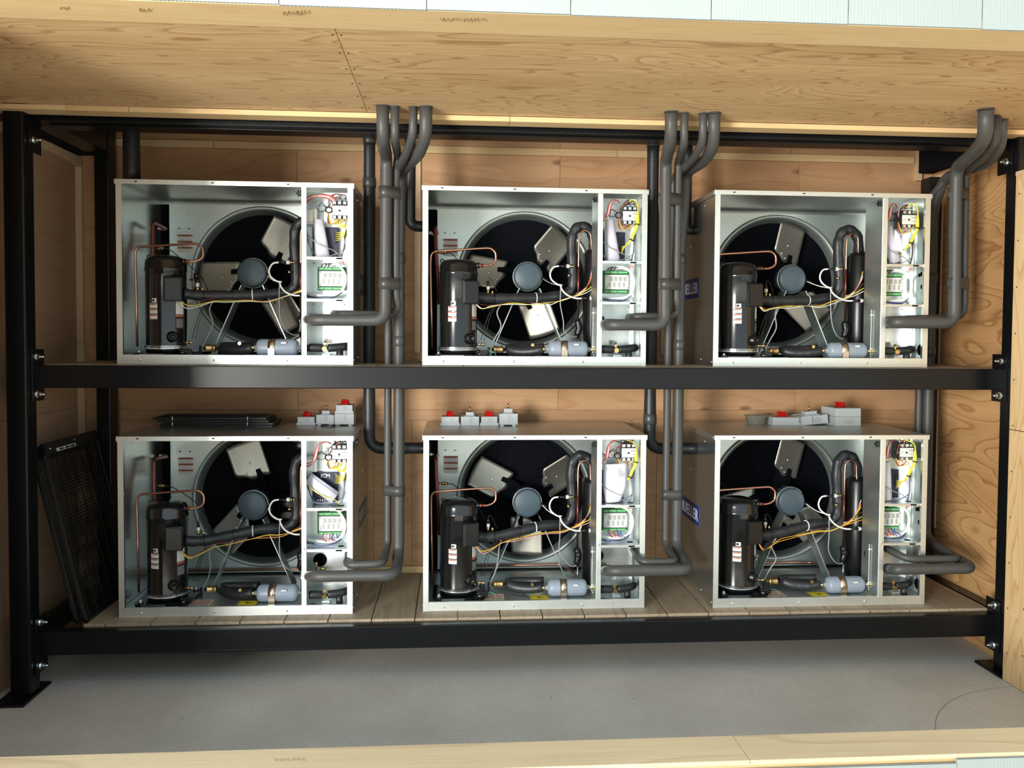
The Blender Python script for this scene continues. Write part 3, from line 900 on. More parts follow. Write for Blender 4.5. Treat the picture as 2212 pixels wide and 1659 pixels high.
    part('oil_sight_glass', 'osg', lambda: MB().lathe([(0.026, 0.0), (0.026, -0.010), (0.020, -0.014), (0.020, -0.024), (0.013, -0.026), (0.0125, -0.020), (0.0005, -0.020)], (0, 0, 0), 'y', 24),
         black_plastic, comp, loc=(CX + 0.052, CY - 0.078, 0.128), rot=(0, 0, math.radians(28)))
    part('schrader_fitting', 'osf', lambda: MB().cyl((0.262, 0.115, 0.100), (0.290, 0.112, 0.100), 0.005, 10).cyl((0.286, 0.112, 0.100), (0.303, 0.112, 0.100), 0.0075, 6), brass, comp)

    def heater():
        mb = MB(); pts = [(CX + 0.0985 * math.cos(a), CY + 0.0985 * math.sin(a), 0.074 + 0.003 * math.sin(a)) for a in [PI * 2 * i / 40 for i in range(41)]]
        mb.tube(pts, 0.0042, 6)
        for i in range(46):
            a = -PI * 0.93 + PI * 0.86 * i / 45
            mb.box(0.0990, 0.1050, -0.0013, 0.0013, 0.070, 0.086, Matrix.Translation((CX, CY, 0)) @ Matrix.Rotation(a, 4, 'Z'))
        return mb
    part('crankcase_heater', 'heat', heater, zinc, comp)
    foot = part('mounting_foot', 'foot', lambda: MB().prism([(0.045, 0.055), (0.065, 0.035), (0.29, 0.035), (0.305, 0.055), (0.305, 0.25), (0.28, 0.27), (0.07, 0.27), (0.045, 0.25)], 0.043, 0.048, 'z')
         .box(0.060, 0.235, 0.031, 0.036, 0.036, 0.050), black_gloss, comp)

    def feet():
        mb = MB()
        for x, y in ((0.075, 0.06), (0.275, 0.06), (0.075, 0.245), (0.275, 0.245)):
            mb.lathe([(0.0005, 0.0345), (0.019, 0.0345), (0.019, 0.044), (0.014, 0.047), (0.014, 0.052), (0.0005, 0.052)], (x, y, 0), 'z', 16)
        return mb
    part('rubber_mount', 'rub', feet, black_plastic, comp)

    def fb():
        mb = MB()
        for x, y in ((0.075, 0.06), (0.275, 0.06), (0.075, 0.245), (0.275, 0.245)):
            mb.cyl((x, y, 0.052), (x, y, 0.055), 0.012, 14).cyl((x, y, 0.055), (x, y, 0.063), 0.007, 6)
        mb.box(0.088, 0.20, 0.0297, 0.0306, 0.039, 0.047)
        return mb
    part('mount_bolts', 'fbt', fb, zinc, comp)

    # compressor labels wrap the shell
    def wrap(a0, a1, z0, z1, r=0.0933, n_=8):
        mb = MB(); vs = []
        for z in (z0, z1):
            for i in range(n_ + 1):
                a = math.radians(a0 + (a1 - a0) * i / n_)
                vs.append((CX + r * math.cos(a), CY + r * math.sin(a), z))
        mb.add(vs, [(i, i + 1, i + n_ + 2, i + n_ + 1) for i in range(n_)])
        return mb
    for i in range(3):
        part('warning_strip', 'ws%d' % i, lambda: wrap(-122, -96, 0.262 - i * 0.026, 0.284 - i * 0.026), label_white if k not in (4,) else grey_print, comp)
        part('strip_heading', 'wsh%d' % i, lambda: wrap(-121, -98, 0.277 - i * 0.026, 0.283 - i * 0.026, 0.0936), label_rust, comp)
    part('arrow_label', 'arl', lambda: wrap(-113, -98, 0.288, 0.308), label_white, comp)
    part('arrow_mark', 'arm', lambda: wrap(-112, -104, 0.293, 0.303, 0.0936), ink, comp)
    rl = part('rating_label', 'rlb', lambda: wrap(-46, -16, 0.165, 0.30), ink, comp)
    part('rating_print', 'rl2', lambda: wrap(-45, -18, 0.235, 0.295, 0.0937), label_white, rl)
    part('rating_heading', 'rl3', lambda: wrap(-45, -18, 0.223, 0.233, 0.0937), label_rust, rl)

    def lines():
        mb = MB()
        for i in range(7):
            q = wrap(-44, -20, 0.172 + i * 0.006, 0.1745 + i * 0.006, 0.0938, 5); mb.add(q.v, q.f)
        return mb
    part('rating_lines', 'rl4', lines, grey_print, rl)

    # ---- refrigerant pipes
    def sline():
        pts = [(0.258, 0.140, 0.335), (0.30, 0.150, 0.330), (0.36, 0.165, 0.328), (0.44, 0.18, 0.330), (0.52, 0.20, 0.333), (0.60, 0.23, 0.338)]
        if low: pts = [(0.258, 0.140, 0.325), (0.30, 0.150, 0.318), (0.36, 0.165, 0.320), (0.44, 0.18, 0.332), (0.52, 0.20, 0.345), (0.60, 0.23, 0.355)]
        pts += [(0.70, 0.275, 0.352), (0.744, 0.282, 0.372), (0.762, 0.282, 0.42), (0.757, 0.282, 0.52), (0.752, 0.282, 0.62), (0.763, 0.282, 0.68), (0.795, 0.284, 0.708), (0.835, 0.286, 0.700), (0.862, 0.288, 0.66), (0.868, 0.29, 0.60), (0.872, 0.292, 0.56)]
        P = spline(pts, 6); r2 = random.Random(k)
        rs = [0.0255 * (1 + 0.07 * math.sin(i * 0.9 + k) + r2.uniform(-0.035, 0.035)) for i in range(len(P))]
        return MB().tube(P, rs, 14)
    sl = obj('suction_line', sline(), foam_dark, u)
    # tape joints and cable ties on the suction line
    def ring(c, d, r, w_, seg=14):
        c = Vector(c); d = Vector(d).normalized()
        return MB().tube([c - d * w_ / 2, c + d * w_ / 2], r, seg)
    dz = 0.0
    for (x, y, z, m, w_) in ((0.345, 0.16, 0.329, black_wire, 0.004), (0.475, 0.19, 0.331, black_wire, 0.004), (0.562, 0.215, 0.335, white_cable, 0.005)):
        if low: z += (-0.009, 0.007, 0.016)[(x > .4) + (x > .5)]
        obj('cable_tie', ring((x, y, z), (1, 0.2, 0.05), 0.0285, w_), m, sl)
    part('receiver', 'recv', lambda: MB().lathe([(0.0005, 0.580), (0.03, 0.578), (0.052, 0.568), (0.062, 0.548), (0.062, 0.04), (0.055, 0.022), (0.0005, 0.018)], (0.878, 0.297, 0.017), 'z', 32), foam_dark if low else black_plastic, u)

    dl = LL([(1027, 573, 0.115), (1040, 574, 0.115), (1056, 574, 0.118), (1071, 566, 0.12), (1071, 545, 0.12), (1060, 536, 0.12), (1048, 536, 0.12), (938, 543, 0.13), (931, 550, 0.132), (930, 568, 0.135), (931, 640, 0.135), (934, 752, 0.12)])
    P = fillet(dl, 0.018, 4)
    if k in (3, 6):
        pass
    obj('discharge_pipe', MB().tube(P, 0.0056, 10), copper, u)
    part('discharge_fitting', 'df', lambda: MB().cyl((0.268, 0.115, 0.487), (0.292, 0.115, 0.487), 0.0085, 12), copper_dark, u)
    # rear riser at the left, with its sensor
    rr = [(0.105, 0.50, 0.675), (0.085, 0.40, 0.690), (0.068, 0.36, 0.690), (0.062, 0.34, 0.665), (0.064, 0.33, 0.60), (0.068, 0.32, 0.50), (0.09, 0.27, 0.47), (0.10, 0.25, 0.30)]
    part('riser_pipe', 'riser', lambda: MB().tube(fillet([(0.058, 0.47, 0.685), (0.052, 0.33, 0.695), (0.052, 0.31, 0.690), (0.058, 0.29, 0.55), (0.074, 0.28, 0.30)], 0.03, 5), 0.0095, 10), copper_dark, u)
    part('stub_pipe', 'stub', lambda: MB().cyl((0.022, 0.48, 0.688), (0.040, 0.57, 0.680), 0.0085, 10), steel_strap, u)
    part('pressure_sensor', 'ps1', lambda: MB().cyl((0.064, 0.31, 0.565), (0.083, 0.30, 0.565), 0.004, 8).cyl((0.083, 0.30, 0.565), (0.096, 0.293, 0.565), 0.009, 6).cyl((0.096, 0.293, 0.565), (0.112, 0.285, 0.566), 0.0085, 12), brass, u)
    wire(u, [(0.112, 0.285, 0.566), (0.140, 0.30, 0.558), (0.17, 0.33, 0.530), (0.21, 0.36, 0.49), (0.25, 0.37, 0.45), (0.29, 0.36, 0.40), (0.31, 0.34, 0.36)], 0.0022, black_wire)
    # liquid line
    part('liquid_line', 'liq', lambda: MB().tube(fillet([(0.787, 0.262, 0.21), (0.787, 0.262, 0.60), (0.789, 0.262, 0.665), (0.815, 0.262, 0.690), (0.850, 0.262, 0.672), (0.853, 0.262, 0.60), (0.853, 0.255, 0.57)], 0.022, 5), 0.0052, 8), copper, u)
    part('liquid_line_painted', 'liq2', lambda: MB().tube([(0.787, 0.262, 0.33), (0.787, 0.262, 0.50)], 0.0062, 8), copper_dark, u)
    part('taped_joint', 'tape', lambda: MB().tube(spline([(0.788, 0.262, 0.232), (0.786, 0.26, 0.215), (0.792, 0.26, 0.185), (0.785, 0.26, 0.155), (0.789, 0.262, 0.135)], 5),
         [0.006, 0.011, 0.015, 0.016, 0.017, 0.020, 0.017, 0.019, 0.018, 0.021, 0.017, 0.020, 0.017, 0.019, 0.016, 0.018, 0.014, 0.013, 0.010, 0.008, 0.006][:21], 10), black_plastic, u)
    part('capillary', 'cap', lambda: MB().tube([(0.789, 0.262, 0.14), (0.790, 0.262, 0.02)], 0.004, 8), steel_strap, u)

    # ---- filter drier with strap
    dr = part('filter_drier', 'drier', lambda: MB().lathe([(0.0005, 0.600), (0.010, 0.600), (0.012, 0.612), (0.030, 0.616), (0.038, 0.624), (0.0415, 0.636), (0.0415, 0.786), (0.038, 0.798), (0.030, 0.806), (0.012, 0.810), (0.011, 0.824), (0.0005, 0.824)],
              (0, 0.088, 0.078), 'x', 36), drier_grey, u)
    part('strap', 'strap', lambda: MB().lathe([(0.0418, 0.672), (0.0432, 0.672), (0.0432, 0.706), (0.0418, 0.706)], (0, 0.088, 0.078), 'x', 36).box(0.674, 0.704, 0.040, 0.062, 0.017, 0.0195).box(0.674, 0.704, 0.0445, 0.047, 0.017, 0.076), steel_strap, dr)
    part('drier_label', 'dlb', lambda: MB().box(0.735, 0.760, 0.0425, 0.0462, 0.098, 0.106), label_white, dr)
    part('flare_nut', 'fn', lambda: MB().cyl((0.585, 0.088, 0.078), (0.602, 0.088, 0.078), 0.011, 6).cyl((0.822, 0.088, 0.078), (0.842, 0.088, 0.078), 0.013, 6).cyl((0.842, 0.088, 0.078), (0.853, 0.088, 0.078), 0.007, 8), brass, dr)
    # insulated tube left of the drier, brass sight glass
    part('insulated_tube', 'itube', lambda: MB().tube(spline([(0.59, 0.10, 0.077), (0.55, 0.11, 0.068), (0.50, 0.13, 0.063), (0.45, 0.15, 0.066), (0.425, 0.165, 0.074), (0.412, 0.17, 0.078)], 5), [0.020, 0.022, 0.023, 0.024, 0.023, 0.024, 0.025, 0.026, 0.025, 0.026, 0.027, 0.026, 0.026, 0.027, 0.026, 0.026, 0.026, 0.025, 0.026, 0.025, 0.024, 0.023, 0.020, 0.016, 0.012, 0.008][:26], 14)
         .tube(spline([(0.60, 0.17, 0.088), (0.52, 0.19, 0.082), (0.44, 0.19, 0.082), (0.415, 0.185, 0.078)], 5), 0.021, 12), foam_dark, u)
    part('sight_glass', 'sg', lambda: MB().lathe([(0.0005, 0.338), (0.008, 0.338), (0.008, 0.348), (0.018, 0.349), (0.020, 0.353), (0.020, 0.358), (0.017, 0.360), (0.0175, 0.386), (0.019, 0.390), (0.017, 0.396), (0.008, 0.398), (0.008, 0.412), (0.0005, 0.412)],
              (0, 0.175, 0.073), 'x', 20), brass, u)
    part('access_valve', 'av', lambda: MB().cyl((0.535, 0.10, 0.098), (0.535, 0.085, 0.098), 0.006, 8).cyl((0.535, 0.085, 0.098), (0.535, 0.072, 0.098), 0.008, 10), brass, u)

    # ---- transducers, valve core, cables
    def trans(x, y, z):
        return MB().cyl((x + 0.030, y, z), (x + 0.012, y, z), 0.0045, 8).cyl((x + 0.014, y, z), (x + 0.006, y, z), 0.0095, 6).cyl((x + 0.006, y, z), (x - 0.012, y, z), 0.009, 12)
    t_a = obj('pressure_sensor', trans(0.735, 0.245, 0.500), brass, u)
    obj('sensor_body', MB().cyl((0.739, 0.245, 0.500), (0.722, 0.245, 0.500), 0.0098, 12), white_plastic, t_a)
    obj('sensor_boot', MB().tube([(0.723, 0.245, 0.500), (0.705, 0.245, 0.499), (0.684, 0.246, 0.500)], [0.008, 0.0065, 0.005], 8), black_plastic, t_a)
    t_b = obj('pressure_sensor', trans(0.850, 0.200, 0.335), brass, u)
    obj('sensor_body', MB().cyl((0.852, 0.2, 0.335), (0.835, 0.2, 0.335), 0.0098, 12), white_plastic, t_b)
    obj('sensor_boot', MB().tube([(0.836, 0.2, 0.335), (0.818, 0.2, 0.335), (0.795, 0.2, 0.334)], [0.008, 0.0065, 0.005], 8), black_plastic, t_b)
    part('valve_cap', 'vcap', lambda: MB().cyl((0.735, 0.262, 0.452), (0.735, 0.245, 0.452), 0.007, 8).ball((0.735, 0.243, 0.452), 0.0075, 8, 5), brass, u)
    wire(u, [(0.684, 0.246, 0.500), (0.655, 0.244, 0.493), (0.638, 0.24, 0.462), (0.645, 0.235, 0.430), (0.675, 0.232, 0.406), (0.700, 0.235, 0.402)], 0.0045, white_cable, 'cable', seg=8)
    wire(u, [(0.690, 0.232, 0.400), (0.700, 0.225, 0.375), (0.725, 0.212, 0.350), (0.765, 0.203, 0.335), (0.797, 0.2, 0.334)], 0.0045, white_cable, 'cable', seg=8)
    wire(u, [(0.692, 0.23, 0.398), (0.690, 0.225, 0.36), (0.690, 0.222, 0.30), (0.696 + j(.01), 0.22, 0.22), (0.718 + j(.01), 0.225, 0.165), (0.755, 0.24, 0.140), (0.782, 0.25, 0.142)], 0.0030, grey_cable, 'cable')
    # valve tee on the suction line near the compressor
    part('valve_tee', 'tee', lambda: MB().cyl((0.318, 0.150, 0.350), (0.318, 0.150, 0.372), 0.006, 8).cyl((0.340, 0.155, 0.350), (0.340, 0.155, 0.366), 0.006, 8), brass, u)
    part('pressure_switch', 'psw', lambda: MB().cyl((0.318, 0.150, 0.370), (0.318, 0.150, 0.388), 0.0085, 10), white_plastic, u)
    part('switch_cap', 'pswc', lambda: MB().cyl((0.318, 0.150, 0.388), (0.317, 0.150, 0.412), 0.008, 10, 0.006), black_plastic, u)
    wire(u, [(0.317, 0.150, 0.412), (0.322, 0.15, 0.428), (0.338, 0.152, 0.418), (0.352, 0.156, 0.385), (0.362, 0.16, 0.36)], 0.0016, black_wire)
    if k in (1,):
        obj('branch_pipe', MB().cyl((0.268, 0.19, 0.405), (0.305, 0.19, 0.405), 0.004, 8).tube([(0.298, 0.19, 0.350), (0.300, 0.19, 0.410)], 0.0085, 10), copper_dark, u)
        obj('branch_cap', MB().cyl((0.300, 0.19, 0.410), (0.300, 0.19, 0.438), 0.013, 14), black_plastic, u)
    # power leads of the compressor run along the suction line
    zb = (0.300, 0.275, 0.298, 0.296, 0.300, 0.318)
    for i, (m, dzz) in enumerate(((yellow_wire, 0.0), (copper_dark, 0.006), (orange_wire if k in (4, 6) else pink_wire if k == 5 else white_cable, -0.004))):
        s_ = -0.014 if low else 0
        pts = [(0.254, 0.075, 0.302 + dzz), (0.285 + j(.006), 0.085, 0.276 + s_ + dzz * 1.6 + j(.004)), (0.33, 0.11, 0.283 + s_ + dzz + j(.004)), (0.39, 0.15, 0.300 + dzz + s_ * .6), (0.45, 0.172, 0.301 + dzz + s_ * .2),
               (0.55, 0.20, 0.303 + dzz - s_ * .6), (0.63, 0.215, 0.306 + dzz - s_ * 1.2), (0.70, 0.222, 0.326 + dzz), (0.77, 0.225, 0.350 + dzz), (0.82, 0.22, 0.375 + dzz * 3), (0.850, 0.19, 0.400 + dzz * 4)]
        wire(u, [(q[0], q[1], q[2] + (j(.006) if 0 < n_q < 8 else 0)) for n_q, q in enumerate(pts)], 0.0021, m)
    for i in range(4 if k in (3, 5, 6, 2) else 1):
        m = (grey_cable, yellow_wire, orange_wire, red_wire, white_cable)[(i + k) % 5]
        wire(u, [(0.770, 0.23, 0.350 + i * 0.003), (0.800, 0.225, 0.362 + i * 0.004), (0.825 + i * 0.003, 0.22, 0.395 + i * 0.006), (0.848, 0.20, 0.450 + i * 0.012)], 0.0022, m)
    # drooping leads below the suction line
    wire(u, [(0.385, 0.165, 0.303), (0.368 + j(.01), 0.17, 0.255), (0.378 + j(.012), 0.175, 0.19), (0.355, 0.18, 0.13), (0.335, 0.18, 0.09), (0.320, 0.18, 0.045)], 0.0034, grey_cable, 'cable')
    wire(u, [(0.36, 0.165, 0.303), (0.325, 0.17, 0.25), (0.30, 0.175, 0.18), (0.285, 0.17, 0.12)], 0.0018, black_wire)
    wire(u, [(0.37, 0.165, 0.300), (0.335, 0.17, 0.25), (0.315, 0.17, 0.18), (0.30, 0.17, 0.115)], 0.0014, black_wire)
    wire(u, [(0.610, 0.33, 0.44), (0.628, 0.30, 0.425), (0.65, 0.27, 0.412), (0.675, 0.25, 0.404), (0.69, 0.24, 0.40)], 0.0024, white_cable if k != 2 else grey_cable)
    part('motor_plug', 'mplug', lambda: MB().cyl((0.606, 0.34, 0.447), (0.632, 0.325, 0.430), 0.0065, 8), black_plastic if k in (1, 2) else white_plastic, u)
    # heater lead near the feet
    if k in (2, 5, 6):
        wire(u, [(0.27, 0.06, 0.065), (0.31, 0.06, 0.070), (0.345, 0.055, 0.063), (0.355, 0.05, 0.040), (0.358, 0.045, 0.022)], 0.0014, green_wire)
    part('lead_clip', 'lclip', lambda: MB().box(0.318, 0.328, 0.165, 0.175, 0.035, 0.085), black_plastic, u)
    part('clamp_block', 'clamp', lambda: MB().cyl((0.262, 0.055, 0.064), (0.276, 0.055, 0.064), 0.011, 10).box(0.275, 0.315, 0.05, 0.07, 0.050, 0.072), black_plastic, u, 0.002)

    # ---- warning label on the fan panel and labels on the base
    wl_ = part('warning_label', 'wlab', lambda: MB().box(0.088, 0.168, 0.5588, 0.5600, 0.572, 0.668), label_white, u)
    for i, tx in enumerate(('WARNING', 'ATTENTION', 'PELIGRO')):
        z = 0.6615 - i * 0.032
        part('label_bar', 'lbar%d' % i, lambda: MB().box(0.0885, 0.1675, 0.5584, 0.5589, z - 0.0055, z + 0.0055), label_rust, wl_)
        put('lettering', text_mesh(tx, 0.0105, ink), wl_, (0.130, 0.5580, z), FRONT)

        def ln():
            mb = MB()
            for q in range(3):
                mb.box(0.100 - q * 0.003, 0.158 + q * 0.002, 0.5584, 0.5588, z - 0.012 - q * 0.0055, z - 0.010 - q * 0.0055)
            return mb
        part('label_print', 'lpr%d' % i, ln, grey_print, wl_)
    part('panel_holes', 'ph', lambda: MB().cyl((0.098, 0.559, 0.699), (0.098, 0.5602, 0.699), 0.004, 8).cyl((0.150, 0.559, 0.699), (0.150, 0.5602, 0.699), 0.004, 8), black_matt, u)
    if low:
        fl = part('caution_label', 'cl', lambda: MB().box(0.300, 0.395, 0.050, 0.135, 0.0342, 0.0348), label_white, u)

        def bars():
            mb = MB()
            for q in range(3):
                mb.box(0.303, 0.392, 0.114 - q * 0.026, 0.124 - q * 0.026, 0.0348, 0.0351)
            return mb
        part('label_bar', 'clb', bars, label_rust, fl)

        def bars2():
            mb = MB()
            for q in range(3):
                mb.box(0.306, 0.388, 0.102 - q * 0.026, 0.106 - q * 0.026, 0.0348, 0.0351)
            return mb
        part('label_print', 'clp', bars2, ink, fl)
        yl = part('electric_label', 'yl', lambda: MB().box(0.525, 0.615, 0.040, 0.110, 0.0342, 0.0348), label_yellow, u)
        part('label_frame', 'ylf', lambda: MB().box(0.530, 0.532, 0.045, 0.105, 0.0348, 0.0351).box(0.608, 0.610, 0.045, 0.105, 0.0348, 0.0351).box(0.530, 0.610, 0.045, 0.0465, 0.0348, 0.0351).box(0.530, 0.610, 0.1035, 0.105, 0.0348, 0.0351), ink, yl)
        part('hand_symbol', 'yls', lambda: MB().prism([(0.541, 0.092), (0.566, 0.082), (0.562, 0.072), (0.577, 0.062), (0.573, 0.070), (0.584, 0.074), (0.600, 0.068), (0.586, 0.083), (0.574, 0.079), (0.568, 0.088)], 0.0348, 0.0352, 'z'), ink, yl)

    # ---- divider, control section
    part('divider_panel', 'div', lambda: MB().box(0.8395, 0.8415, 0.004, 0.168, 0.017, 0.829).box(0.8395, 0.862, 0.1665, 0.168, 0.017, 0.829), galv_side if k in (3, 6) else galv_in, u)
    part('divider_flange', 'divf', lambda: MB().box(0.8405, 0.8635, -0.0022, -0.0005, 0.0443, 0.829), galv_front_lit, u, 0.0005)
    part('control_back_panel', 'cbk', lambda: MB().box(0.8415, 1.078, 0.133, 0.135, 0.017, 0.829).box(1.040, 1.0415, 0.10, 0.133, 0.10, 0.8).box(0.8415, 0.843, 0.0, 0.133, 0.044, 0.829), galv_bright, u)
    for i, z in enumerate((0.507, 0.310)):
        sh = part('shelf_plate', 'shp%d' % i, lambda: MB().box(0.8438, 1.0535, 0.002, 0.132, z - 0.0012, z + 0.0006).box(0.8438, 1.0535, 0.002, 0.0032, z - 0.012 if not low else z - 0.003, z), galv_bright, u)
        part('cable_hole', 'shh%d' % i, lambda: MB().lathe([(0.0005, 0.0), (0.015, 0.0), (0.015, 0.0005), (0.0005, 0.0005)], (1.018, 0.055, z + 0.0008), 'z', 16).lathe([(0.0005, 0.0), (0.015, 0.0)], (1.018, 0.055, z - 0.0016), 'z', 16)
             .box(1.000, 1.030, 0.0015, 0.0021, z - 0.010, z - 0.003), black_matt, sh)
    def chole():
        mb = MB()
        for (x, z) in ((0.873, 0.487), (0.873, 0.290), (1.022, 0.290), (0.99, 0.60), (0.99, 0.585)):
            mb.cyl((x, 0.1325, z), (x, 0.1332, z), 0.003, 8)
        for (y, z, r_) in ((0.06, 0.465, 0.012), (0.055, 0.40, 0.012), (0.08, 0.46, 0.010)):
            mb.cyl((1.0778, y, z), (1.0786, y, z), r_, 12)
        return mb
    part('punched_holes', 'chl', chole, black_matt, u)
    part('side_flange', 'sfl', lambda: MB().box(1.0562, 1.0776, 0.128, 0.1325, 0.05, 0.825), galv_bright, u)

    def knob():
        mb = MB().cyl((0.829, 0.016, 0.803), (0.829, 0.028, 0.803), 0.009, 10)
        for i in range(6):
            a = PI / 3 * i
            mb.ball((0.829 + 0.012 * math.cos(a), 0.015, 0.803 + 0.012 * math.sin(a)), 0.005, 6, 4)
        return mb
    part('star_knob', 'knob', knob, black_plastic, u)
    part('tie_strip', 'tstr', lambda: MB().box(0.8325, 0.8355, 0.080, 0.082, 0.06, 0.285).box(0.829, 0.839, 0.079, 0.083, 0.255, 0.262).box(0.829, 0.839, 0.079, 0.083, 0.085, 0.092), white_plastic, u)
    part('divider_screws', 'dvs', lambda: MB().ball((0.853, -0.003, 0.315), 0.0055, 8, 5, (1, .6, 1)).ball((0.8385, 0.09, 0.20), 0.005, 8, 5, (.6, 1, 1)).ball((0.8385, 0.09, 0.05), 0.005, 8, 5, (.6, 1, 1)), zinc, u)

    # contactor
    cz = 0.735 if k != 5 and k != 4 and k != 6 else 0.755
    cx = 1.006
    c = part('contactor', 'ctr', lambda: MB().box(-0.034, 0.040, 0.070, 0.131, -0.040, 0.046), black_plastic, u, 0.002, loc=(cx, 0, cz))
    fc = part('face_plate', 'ctf', lambda: MB().box(-0.031, 0.039, 0.062, 0.070, -0.024, 0.022), white_plastic, c, 0.001)
    part('indicator', 'cti', lambda: MB().box(-0.003, 0.007, 0.0612, 0.0622, -0.006, 0.003), ink, c)
    put('lettering', text_mesh('ABB', 0.014, grey_print), c, (0.024, 0.0614, 0.009), FRONT)
    part('print_line', 'ctpl', lambda: MB().box(0.013, 0.035, 0.0614, 0.0620, -0.010, -0.007).box(-0.028, -0.014, 0.0614, 0.062, -0.005, -0.003).box(-0.028, -0.012, 0.0614, 0.062, 0.002, 0.004), grey_print, c)

    def terms():
        mb = MB()
        for s_ in (-1, 1):
            for i in range(3):
                x = -0.022 + i * 0.024
                z = s_ * 0.034 + 0.001
                mb.box(x - 0.007, x + 0.007, 0.060, 0.072, z - 0.0065, z + 0.0065)
                if s_ > 0: mb.cyl((x, 0.085, 0.042), (x, 0.085, 0.062), 0.0055, 8)
        return mb
    part('terminal_screws', 'ctt', terms, zinc, c)

    # relay / transformer block at the left
    if k in (1, 2, 4, 5):
        part('relay_block', 'rel', lambda: MB().box(0.8445, 0.900, 0.07, 0.131, 0.668, 0.742).box(0.8445, 0.884, 0.05, 0.07, 0.676, 0.734), white_plastic, u, 0.003)
    else:
        part('relay_block', 'rel2', lambda: MB().box(0.8445, 0.874, 0.07, 0.131, 0.668, 0.735), white_plastic, u, 0.003)
    # fan speed module
    md = part('speed_module', 'mdl', lambda: MB().box(0.872, 0.996, 0.108, 0.131, 0.515, 0.660), board_navy, u, 0.002)
    if k == 4:
        put('lettering', text_mesh('ICM', 0.026, ink_white), md, (0.935, 0.1075, 0.642), FRONT)
    part('module_terminals', 'mdt', lambda: MB().box(0.895, 0.965, 0.102, 0.108, 0.520, 0.532).box(0.975, 0.985, 0.100, 0.108, 0.58, 0.64), black_plastic, md)
    part('module_pins', 'mdp', lambda: [m_ for m_ in [MB()] if [m_.box(0.898 + q * 0.011, 0.903 + q * 0.011, 0.1012, 0.102, 0.522, 0.528) for q in range(6)]][0], zinc, md)

    # control board with its cover
    bx = 0.955 if k in (2, 3, 5, 6) else 0.968
    if k == 3 or k == 6: bx = 0.945
    cb = part('control_board', 'cb', lambda: MB().box(-0.072, 0.062, 0.113, 0.118, -0.055, 0.057), pcb_green, u, loc=(bx, 0, 0.412))
    part('board_cover', 'cbc', lambda: MB().box(-0.062, 0.057, 0.088, 0.113, -0.037, 0.036), white_plastic, cb, 0.003)
    part('terminal_strip', 'cbt', lambda: MB().box(-0.064, 0.052, 0.092, 0.113, 0.040, 0.054).box(-0.066, 0.050, 0.092, 0.113, -0.053, -0.040), pcb_green, cb)

    def tpins():
        mb = MB()
        for i in range(17):
            if i in (3, 9): continue
            x = -0.060 + i * 0.0066
            mb.box(x, x + 0.0048, 0.0905, 0.092, 0.044, 0.051); mb.box(x, x + 0.0048, 0.0905, 0.092, -0.051, -0.044)
        return mb
    part('terminal_clamps', 'cbp', tpins, pcb_light, cb)

    def prints():
        mb = MB()
        for i in range(4):
            mb.box(-0.040 + i * 0.023, -0.024 + i * 0.023, 0.0872, 0.0880, 0.004, 0.026)
            mb.box(-0.044 + i * 0.024, -0.034 + i * 0.024, 0.0872, 0.0880, -0.026, -0.001)
        return mb
    part('printed_table', 'cbr', prints, grey_print, cb)
    part('cover_screws', 'cbs', lambda: [m_ for m_ in [MB()] if [m_.cyl((x, 0.0868, z), (x, 0.088, z), 0.0035, 8) for x in (-0.055, 0.050) for z in (-0.030, 0.029)]][0].box(-0.053, -0.050, 0.0872, 0.088, -0.026, -0.012), grey_cable, cb)

    # control wiring
    W = lambda pts, r, m, **kw: wire(u, pts, r, m, **kw)
    # black knot near the contactor
    for i in range(7):
        a = rnd.uniform(0, PI)
        cc = Vector((0.955, 0.075, 0.738))
        W([cc + Vector((0.016 * math.cos(a + t_), 0.006 * math.sin(3 * t_ + i), 0.014 * math.sin(a + t_))) for t_ in [q * 1.1 for q in range(7)]], 0.0026, black_wire)
    for i in range(5):
        W([(0.958, 0.07, 0.745), (0.965 + j(.02), 0.065, 0.775 + j(.01)), (0.985 + j(.02), 0.07, 0.80 + j(.01)), (1.005 + i * 0.006, 0.08, 0.812), (0.985 + i * 0.012, 0.085, cz + 0.055)], 0.0017, (black_wire, black_wire, red_wire, grey_cable, black_wire)[i])
    for i in range(3):
        W([(0.95, 0.07, 0.745), (0.925 + j(.01), 0.068, 0.765 + j(.01)), (0.905 + j(.01), 0.07, 0.748 + j(.01)), (0.915, 0.07, 0.728), (0.945, 0.072, 0.735)], 0.0014, black_wire)
    # red / white pair along the top
    for i in range(4):
        m = (red_wire, pink_wire, white_cable, red_wire)[i]
        if k in (1,):
            W([(0.846, 0.06, 0.760 + i * 0.008), (0.875, 0.055, 0.785 + i * 0.005), (0.915, 0.055, 0.805 - i * 0.003), (0.955, 0.06, 0.806 - i * 0.006), (0.985, 0.07, 0.795 - i * 0.010), (1.000, 0.08, 0.77)], 0.0026, m)
        else:
            W([(0.846, 0.055, 0.697 + i * 0.004), (0.872, 0.045, 0.704 + i * 0.004), (0.890 + i * 0.003, 0.045, 0.735), (0.898 + i * 0.004, 0.05, 0.775), (0.918, 0.06, 0.808 - i * 0.002), (0.945, 0.08, 0.812), (0.965, 0.1, 0.80)], 0.0028, m)
    # yellow bundle at the right
    n_y = 5
